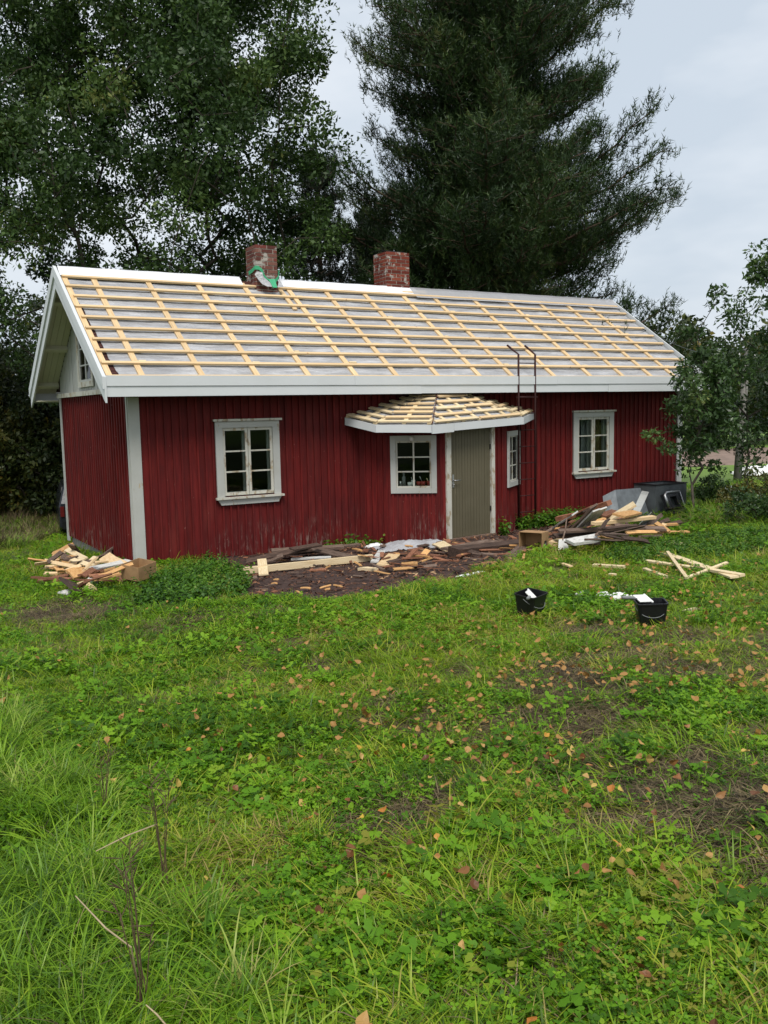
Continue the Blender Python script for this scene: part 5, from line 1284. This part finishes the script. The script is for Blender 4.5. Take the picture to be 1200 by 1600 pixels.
P((627, 881), (653, 880), (.03, .03), .11, .03, 'pine_orange', 'orange offcut among the chips before the porch', .1, .04)
P((684, 848), (705, 859), (.10, .03), .20, .025, 'pine_pale', 'pale board piece leaning at the door step', .2, .02)
P((483, 891), (511, 890), (.02, .02), .10, .02, 'reddish', 'flat red-brown piece in the middle of the dark bed', .1, .06)
P((520, 855), (562, 850), (.10, .10), .10, .025, 'weathered', 'grey slat by the wall left of the plastic sheet', .1, .02)
P((455, 858), (500, 850), (.22, .24), .12, .025, 'rotten', 'uppermost dark plank of the stack by the wall', .2, .03)
P((706, 868), (815, 852), (.05, .05), .22, .20, 'rotten', 'rotten log used as a step in front of the door', .1, .02)
P((700, 858), (772, 846), (.10, .10), .30, .035, 'weathered', 'grey worn board forming the door step', 0, .005)
# --- heap right of the porch
P((949, 813), (992, 787), (.38, .62), .20, .03, 'pine_pale', 'wide fresh board on top of the right heap', .2, .0)
P((927, 818), (1022, 808), (.42, .40), .09, .045, 'pine', 'long fresh lath lying across the right heap', .1, .0)
P((905, 825), (932, 797), (.28, .60), .14, .022, 'greywhite', 'left of two white boards leaning on the right heap', .3, .01)
P((918, 822), (943, 794), (.30, .62), .13, .022, 'greywhite', 'right of two white boards leaning on the right heap', .3, .01)
P((895, 826), (928, 790), (.25, .62), .24, .03, 'weathered', 'broad brown plank leaning behind the two white boards', .3, .02)
P((861, 827), (899, 802), (.12, .45), .13, .025, 'greywhite', 'white-edged brown plank leaning at the left of the right heap', .5, .02)
P((871, 812), (953, 784), (.30, .62), .12, .08, 'reddish', 'reddish round-edged log on top of the right heap', .2, .02)
P((880, 818), (916, 796), (.2, .5), .14, .03, 'rotten', 'dark plank between the white-edged one and the broad one', .4, .03)
P((865, 838), (1010, 827), (.20, .22), .20, .035, 'rotten', 'long dark plank along the front of the right heap', .1, .01)
P((872, 830), (1005, 823), (.28, .28), .18, .03, 'weathered', 'long brown weathered plank second from the heap front', .1, .01)
P((868, 844), (960, 838), (.08, .10), .18, .04, 'rotten', 'lowest dark plank at the front of the right heap', .2, .02)
P((960, 822), (1040, 826), (.24, .16), .16, .03, 'weathered', 'brown plank at the right shoulder of the heap', .2, .02)
P((1008, 823), (1059, 818), (.16, .18), .07, .03, 'pine_orange', 'orange-brown lath pointing right out of the heap', .1, .02)
P((1024, 817), (1046, 831), (.24, .10), .09, .03, 'pine_orange', 'upper stick of the small cross right of the heap', .3, .03)
P((1026, 833), (1039, 818), (.08, .22), .08, .03, 'pine', 'lower stick of the small cross right of the heap', .2, .03)
P((1022, 830), (1047, 832), (.06, .06), .09, .03, 'pine_pale', 'pale offcut under the small wooden cross', .1, .03)
P((890, 848), (937, 839), (.20, .24), .24, .04, 'greywhite', 'mossy grey-white plank jutting out over the heap foot', .15, .01)
P((798, 869), (822, 851), (.05, .08), .15, .03, 'weathered', 'grey-white board pointing at the cardboard box', .2, .02)
P((863, 849), (879, 845), (.10, .10), .12, .06, 'pine', 'small fresh block right of the lying box', .1, .03)
P((1043, 846), (1069, 852), (.04, .04), .12, .025, 'pine_pale', 'short pale board lying alone on the grass right of the heap', .1, .01)
P((966, 806), (996, 800), (.5, .5), .18, .03, 'pine_orange', 'short tan board under the wide fresh board', .2, .03)
P((940, 806), (962, 798), (.46, .5), .14, .03, 'reddish', 'red-brown board end left of the wide fresh board', .2, .05)
for i in range(70):
    px = pk.uniform(815, 1020); t = (px - 815) / 205; py = 845 - 18 * t + pk.normal(0, 8); hm = .36 * math.exp(-((px - 945) / 55) ** 2) + .06; A = gp(px, py, pk.uniform(.02, hm)); a = pk.normal(.1, .55); l = pk.uniform(.35, 1.0)
    plank3(A, A + np.array([math.cos(a) * l, math.sin(a) * l * .6, pk.normal(0, .08)]), pk.uniform(.04, .10), pk.uniform(.012, .028), ['rotten', 'weathered', 'reddish', 'weathered', 'rotten', 'pine_orange'][i % 6], 'dark splintered piece packed inside the heap right of the porch', pk.normal(0, .4), .04, name='wood_scrap', group='scraps in the right heap', cat='wood scrap')
# red-brown scraps strewn before the porch
for i in range(125):
    px = pk.uniform(560, 880); py = 846 + 46 * pk.uniform() ** 1.2 + (px < 640) * 6 - (px > 780) * 6; q = gp(px, py); 
    if sdf(BED, q[0], q[1]) > .1 or sdf(PWN, q[0], q[1]) < .12: continue
    A = gp(px, py, pk.uniform(.02, .09)); a = pk.uniform(0, 3.14); l = pk.uniform(.12, .42)
    plank3(A, A + np.array([math.cos(a) * l, math.sin(a) * l, pk.normal(0, .025)]), pk.uniform(.03, .09), pk.uniform(.006, .02), ['reddish', 'reddish', 'reddish', 'weathered', 'pine_orange', 'rotten'][i % 6], 'torn red-brown roof shingle piece strewn before the porch', pk.normal(0, .25), .06, name='shingle_piece', group='torn shingle pieces before the porch', cat='wood scrap')
for i in range(46):
    px = pk.uniform(370, 600); py = pk.uniform(868, 930); q = gp(px, py)
    if sdf(BED, q[0], q[1]) > -.15: continue
    A = gp(px, py, pk.uniform(.02, .05)); a = pk.uniform(0, 3.14); l = pk.uniform(.06, .2)
    plank3(A, A + np.array([math.cos(a) * l, math.sin(a) * l, pk.normal(0, .01)]), pk.uniform(.02, .06), .012, ['reddish', 'weathered', 'pine_orange', 'rotten'][i % 4], 'small brown chip of wood on the dark bed left of the porch', pk.normal(0, .2), .08, name='shingle_piece', group='chips on the dark bed', cat='wood scrap')
# fine chips as one mass
n = 11000; x = pk.uniform(0, 8.8, n); y = pk.uniform(-5.2, .1, n); k = (sdf(BED, x, y) + (fbm(x, y, 1.6, 9) - .5) * .5 < .12) & ~inside_house(x, y); x, y = x[k], y[k]; n = len(x)
A_ = unit(pk.normal(size=(n, 3)) * np.array([1, 1, .25])); B_ = unit(np.cross(A_, pk.normal(size=(n, 3)) * .35 + np.array([0, 0, 1]))); s_ = pk.uniform(.010, .045, n)[:, None]
V, Fq = quads_from(np.stack([x, y, ground_b(x, y) + pk.uniform(.004, .03, n)], -1), A_ * s_, B_ * s_ * .35)
tint = np.repeat(np.clip(pk.normal(.24, .24, n) + .26 * (x > 2.0), 0, 1), 4)
tag(link('wood_chips', mesh('wood_chips', V, Fq, MAT['chips'], False, {'tint': tint})), 'brown bark and wood chips covering the bare bed before the porch', 'wood chips', kind='stuff')
# --- fresh laths crossing on the lawn at the right
P((1009, 876), (1152, 896), .05, .065, .02, 'pine_pale', 'longest fresh lath lying on the lawn at right', .1, .0)
P((1035, 863), (1148, 902), (.05, .08), .095, .02, 'pine_pale', 'broad fresh board across the lawn laths at right', .1, .0)
P((1043, 862), (1073, 903), (.10, .08), .038, .02, 'pine_pale', 'thin fresh stick lying steeply over the lawn laths', .1, .0)
P((1062, 907), (1136, 879), (.04, .13), .038, .02, 'pine_pale', 'fresh stick rising to the right over the lawn laths', .1, .0)
P((1108, 890), (1160, 899), .09, .07, .028, 'pine_pale', 'short fresh lath end at the right of the lawn laths', .1, .0)
P((927, 883), (976, 886), .05, .06, .03, 'pine_pale', 'single fresh lath lying flat on the lawn before the heap', .1, .0)
P((1007, 889), (1041, 902), .05, .05, .03, 'pine_pale', 'short fresh stick left of the crossing laths', .1, .0)
P((876, 880), (892, 885), .04, .05, .02, 'pine', 'tiny fresh offcut on the lawn below the lying box', .1, .0)
P((952, 897), (962, 898), .04, .04, .02, 'pine_pale', 'tiny pale chip on the lawn left of the white scraps', .1, .0)

# ================================================================== BOXES, BUCKETS, SHEETS, METAL
def carton(loc, yaw, tilt, sz, label, print_mark=False):
    c = empty('cardboard_box', loc); c.rotation_euler = (*tilt, yaw); tag(c, label, 'box'); sx, sy, sz_ = sz; t = .006; m = MAT['card']
    MB().box((-sx/2, -sy/2, 0), (sx/2, sy/2, t)).build('bottom', m, c)
    for a, b in (((-sx/2, -sy/2, t), (sx/2, -sy/2 + t, sz_)), ((-sx/2, sy/2 - t, t), (sx/2, sy/2, sz_)), ((-sx/2, -sy/2 + t, t), (-sx/2 + t, sy/2 - t, sz_)), ((sx/2 - t, -sy/2 + t, t), (sx/2, sy/2 - t, sz_))):
        MB().box(a, b).build('side', m, c)
    if print_mark:
        MB().box((sx/2 + .0005, -sy*.30, sz_*.30), (sx/2 + .002, sy*.02, sz_*.66)).build('printed_mark', MAT['black_iron'], c)
        MB().box((sx/2 + .0025, -sy*.22, sz_*.40), (sx/2 + .0035, -sy*.10, sz_*.56)).build('printed_mark', MAT['grey_plastic'], c)
    return c
b = gp(218, 912, 0); carton((b[0], b[1], float(ground(b[0], b[1])) + .10), .55, (.10, -.10), (.34, .30, .19), 'open cardboard box standing on the nettles at the cottage corner')
b = gp(846, 862, 0); c = carton((b[0], b[1] + .1, float(ground_b(b[0], b[1])) + .17), -1.08, (math.pi / 2 - .02, 0), (.36, .27, .26), 'cardboard box lying on its side with a dark print, before the right heap', True)
def bucket(loc, yaw, tilt, label, tools):
    c = empty('bucket', loc); c.rotation_euler = (*tilt, yaw); tag(c, label, 'bucket')
    def ring(w, d, z, r=.03):
        out = []
        for cx, cy, a0 in ((w/2-r, d/2-r, 0), (-w/2+r, d/2-r, 90), (-w/2+r, -d/2+r, 180), (w/2-r, -d/2+r, 270)):
            for a in (0, 30, 60, 90): out.append((cx + r * math.cos(math.radians(a0 + a)), cy + r * math.sin(math.radians(a0 + a)), z))
        return out
    loops = [ring(.20, .165, 0), ring(.25, .21, .205), ring(.262, .222, .206), ring(.262, .222, .218), ring(.24, .20, .218), ring(.19, .155, .012)]
    V = [v for l in loops for v in l]; n = 16; Fs = [(i*n+k, i*n+(k+1) % n, (i+1)*n+(k+1) % n, (i+1)*n+k) for i in range(5) for k in range(n)] + [tuple(range(n-1, -1, -1)), tuple(5*n + k for k in range(n))]
    link('shell', mesh('shell', V, Fs, MAT['black_plastic'], False), c)
    MB().tube([(-.130, 0, .19)] + [(-.133 * math.cos(t), -.122 * math.sin(t) - .005, .19 - .085 * math.sin(t)) for t in np.linspace(.15, math.pi - .15, 12)] + [(.130, 0, .19)], .0026, 6).build('wire_handle', MAT['grey_plastic'], c, True)
    return c
b1 = gp(828, 966); bk1 = bucket((b1[0], b1[1], float(ground(*b1[:2])) + .015), .30, (.10, -.06), 'left black bucket on the lawn holding a scraper', None)
b2 = gp(1017, 979); bk2 = bucket((b2[0], b2[1], float(ground(*b2[:2])) + .015), -.62, (.03, -.03), 'right black bucket on the lawn with a wide scraper across its rim', None)
def scraper(bk, off, yaw, lbl, rollx=.5):
    t = empty('scraper', (0, 0, 0)); tag(t, lbl, 'scraper')
    m = Matrix.Translation(bk.location) @ bk.rotation_euler.to_matrix().to_4x4() @ Matrix.Translation(off) @ Euler((rollx, .12, yaw)).to_matrix().to_4x4(); t.matrix_world = m
    MB().box((-.09, -.05, -.004), (.03, .06, .004)).box((.03, -.06, -.006), (.045, .07, .006)).build('blade', MAT['white_stuff'], t, False, .001)
    MB().tube([(-.09, 0, 0), (-.13, 0, .01), (-.17, 0, .015), (-.25, 0, .02)], [.008, .012, .016, .014], 8).build('handle', MAT['grey_plastic'], t, True)
    return t
scraper(bk1, (-.03, -.03, .21), .35, 'white scraper with grey handle hanging over the left bucket rim', .7)
scraper(bk2, (-.04, .02, .235), .5, 'white scraper with grey handle lying across the right bucket', .35)
def crumple(name, mat, c, rx, ry, h, lbl, cat, seed, n=22, thick=.004, under=0.01):
    rr = np.random.default_rng(seed); V = []; Fs = []
    for i in range(n + 1):
        for j in range(n + 1):
            u, v = i / n * 2 - 1, j / n * 2 - 1; k = 1 + .25 * (float(vnoise(u * 2, v * 2, 1.0, seed)) - .5)
            x, y = c[0] + u * rx * k, c[1] + v * ry * k; f = max(0, 1 - max(abs(u), abs(v)) ** 3)
            z = float(ground_b(x, y)) + under + h * f * (.25 + .75 * float(fbm(u * 1.6 + 3, v * 1.6, 1.2, seed))) + .25 * h * abs(float(fbm(u * 4, v * 4, 1.5, seed + 3)) - .5) * 2
            V.append((x + rr.normal(0, .01) * rx, y + rr.normal(0, .01) * ry, z))
    for i in range(n):
        for j in range(n): Fs.append((i*(n+1)+j, (i+1)*(n+1)+j, (i+1)*(n+1)+j+1, i*(n+1)+j+1))
    o = link(name, mesh(name, V, Fs, mat, True)); md = o.modifiers.new('thick', 'SOLIDIFY'); md.thickness = thick; return tag(o, lbl, cat)
s_ = gp(636, 860); crumple('plastic_sheet', MAT['sheet'], (s_[0] + .25, s_[1] + .2), .62, .30, .15, 'crumpled milky plastic sheet below the porch window', 'plastic sheet', 3)
s_ = gp(590, 858); crumple('plastic_sheet', MAT['white_stuff'], (s_[0], s_[1] + .1), .16, .12, .10, 'small white crumpled plastic left of the big milky sheet', 'plastic sheet', 4, 12)
for i, (px, py, rx, ry, h, lb) in enumerate(((968, 936, .15, .07, .08, 'largest white crumpled paper between the two buckets'), (943, 932, .07, .045, .05, 'middle white paper scrap left of the largest one'), (907, 933, .05, .04, .06, 'small white paper scrap nearest the left bucket'), (990, 936, .05, .05, .05, 'small white paper scrap beside the right bucket'),
        (1083, 958, .09, .05, .03, 'beige flat scrap on the grass right of the right bucket'), (735, 903, .20, .04, .04, 'white strip lying at the edge of the bed before the porch'))):
    s_ = gp(px, py); crumple('paper_scrap', MAT['white_stuff'] if i != 4 else MAT['pine_pale'], s_[:2], rx, ry, h, lb, 'paper scrap', 10 + i, 14, under=.03)
for px, py, rx, ry, h, lb in ((1188, 742, 1.1, .7, .45, 'white tarpaulin heap far off beyond the young oaks'), (1142, 775, .35, .25, .35, 'white sack lying near the foot of the utility pole')):
    s_ = gp(px, py); crumple('tarpaulin', MAT['white_stuff'], s_[:2], rx, ry, h, lb, 'tarpaulin', 31, 16, under=.05)
# small white dustpan in front of the right heap
s_ = gp(881, 863); dp = empty('dustpan', (s_[0], s_[1], float(ground_b(*s_[:2])) + .05)); tag(dp, 'small white pan with a bent stick leaning before the right heap', 'pan')
MB().prism([(-.10, 0, 0), (.10, 0, 0), (.07, .03, .14), (-.06, .03, .14)], (0, .012, .004)).build('blade', MAT['white_stuff'], dp); MB().tube([(0, .03, .13), (.10, .08, .26), (.18, .14, .42)], [.012, .011, .01], 6).build('handle', MAT['weathered'], dp)
MB().tube([(-.02, 0, .02), (-.16, -.06, -.02), (-.26, -.12, -.05)], [.01, .009, .007], 6).build('handle', MAT['weathered'], dp)
# metal things at the right end
tp = at_y(1037, 808, -.62)
tk = empty('metal_tank', (11.02, -.42, float(ground(11.0, -.42)) - .02)); tag(tk, 'open grey zinc tank standing against the right end of the facade', 'tank')
def tub(parent, x0, x1, y0, y1, z1, t, mat):
    MB().box((x0, y0, 0), (x1, y0 + t, z1)).box((x0, y1 - t, 0), (x1, y1, z1)).box((x0, y0 + t, 0), (x0 + t, y1 - t, z1)).box((x1 - t, y0 + t, 0), (x1, y1 - t, z1)).box((x0 + t, y0 + t, .05), (x1 - t, y1 - t, .06)).build('shell', mat, parent)
    MB().box((x0 - .015, y0 - .015, z1), (x1 + .015, y0 + .02, z1 + .02)).box((x0 - .015, y1 - .02, z1), (x1 + .015, y1 + .015, z1 + .02)).box((x0 - .015, y0 + .02, z1), (x0 + .02, y1 - .02, z1 + .02)).box((x1 - .02, y0 + .02, z1), (x1 + .015, y1 - .02, z1 + .02)).build('rim', MAT['black_iron'], parent)
tub(tk, -.46, .46, -.30, .30, .66, .012, MAT['tank'])
st = empty('stove_part', (10.86, -1.02, float(ground(10.86, -1.02)) + .14)); st.rotation_euler = (-.45, 0, .1); tag(st, 'black and silver iron stove part with a square hole, leaning on the zinc tank', 'stove part')
pl_ = [(-.26, 0, 0), (.26, 0, 0), (.28, 0, .30), (.2, 0, .36), (-.2, 0, .36), (-.28, 0, .28)]
mb = MB()
for q0, q1, z0_, z1_ in ((-.26, -.11, 0, .34), (.11, .26, 0, .34), (-.11, .11, 0, .07), (-.11, .11, .25, .34)): mb.box((q0, -.02, z0_), (q1, .10, z1_))
mb.build('plate', MAT['black_iron'], st, False, .012); MB().tube([(-.27, -.025, .04), (-.27, -.025, .30), (-.2, -.025, .355), (.24, -.025, .355)], .03, 8).build('flange', MAT['steel'], st, True); MB().tube([(.25, -.03, .36), (.20, -.05, -.05)], .012, 6).build('rod', MAT['steel'], st)
def sheet(name, pts, lbl, mat, thick=.004, cols=2):
    V = [tuple(p) for p in pts]; r_ = len(V) // cols; Fs = [(i*cols+j, i*cols+j+1, (i+1)*cols+j+1, (i+1)*cols+j) for i in range(r_ - 1) for j in range(cols - 1)]
    o = link(name, mesh(name, V, Fs, mat)); md = o.modifiers.new('thick', 'SOLIDIFY'); md.thickness = thick; return tag(o, lbl, 'metal sheet')
g0 = float(ground(9.6, -.6))
sheet('metal_sheet', [(9.25, -.62, g0), (9.28, -.50, g0 + .48), (9.48, -.80, g0), (9.52, -.60, g0 + .60), (10.38, -.72, g0), (10.36, -.48, g0 + .58), (10.50, -.62, g0), (10.50, -.38, g0 + .50)], 'bent galvanised sheet standing behind the right heap', MAT['galv'])
a, b, c_ = gp(995, 826, .25), gp(1026, 826, .05), gp(1022, 790, .05)
sheet('metal_sheet', [gp(985, 832, .12), gp(1018, 800, .42), gp(1027, 824, .05), gp(1027, 806, .22)], 'triangular grey sheet end at the right foot of the heap', MAT['galv'])
sheet('metal_strip', [gp(988, 800, .50), at_y(1003, 767, -1.1), gp(1000, 800, .50), at_y(1014, 769, -1.1)], 'bluish white flaking metal strip leaning over the bent sheet', MAT['greywhite_metal'] if 'greywhite_metal' in MAT else MAT['white_old'])
# ================================================================== SMALL THINGS ON THE PORCH SILL
def on_sill(f, n=-.09):
    a_, u_, n_ = pf; p = a_ + u_ * (pa0 + (pa1 - pa0) * f) + n_ * n; p.z = psz + .001; return p
def pot(f, r, h, mat, lbl, cat, stick=None, prof=None):
    c = empty(cat.replace(' ', '_'), tuple(on_sill(f))); tag(c, lbl, cat)
    MB().lathe(prof or [(r * .8, 0), (r, h), (r * .9, h), (r * .7, .01)], (0, 0, 0), 14, True).build('body', MAT[mat], c, True)
    if stick: MB().tube([(0, 0, h * .4), (stick[0], 0, h + stick[1])], [.006, .007], 6).build('stick', MAT[stick[2]], c, True)
pot(.10, .030, .085, 'steel', 'small clear-grey jar at the left end of the porch sill', 'jar')
pot(.20, .028, .21, 'grey_plastic', 'tall grey spray bottle on the porch sill', 'bottle', None, [(.034, 0), (.034, .15), (.02, .175), (.014, .18), (.02, .19), (.02, .22), (.005, .225)])
pot(.37, .042, .065, 'white_stuff', 'low white cup on the porch sill', 'cup')
pot(.47, .036, .105, 'white_stuff', 'taller white mug beside the low cup on the porch sill', 'mug', (-.04, .05, 'steel'))
pot(.62, .040, .075, 'terracotta', 'left red pot on the porch sill', 'pot')
pot(.75, .042, .08, 'terracotta', 'middle red pot with a brush standing in it on the porch sill', 'pot', (-.07, .09, 'steel'))
pot(.92, .046, .085, 'terracotta', 'right pot with a pale stick on the porch sill', 'pot', (-.05, .05, 'pine_pale'))
# plant by the door
s_ = at_y(785, 830, -1.05); dpz = float(ground_b(s_[0], -1.1)); pp = empty('wild_plant', (s_[0], -1.12, dpz)); tag(pp, 'leafy green weed growing beside the door', 'plant')
for k in range(7):
    o = link('stem', nett_p[k % 6], pp, (gr.normal(0, .07), gr.normal(0, .05), 0), (gr.normal(0, .25), gr.normal(0, .25), gr.uniform(0, 6)), (1, 1, gr.uniform(.8, 1.1)))
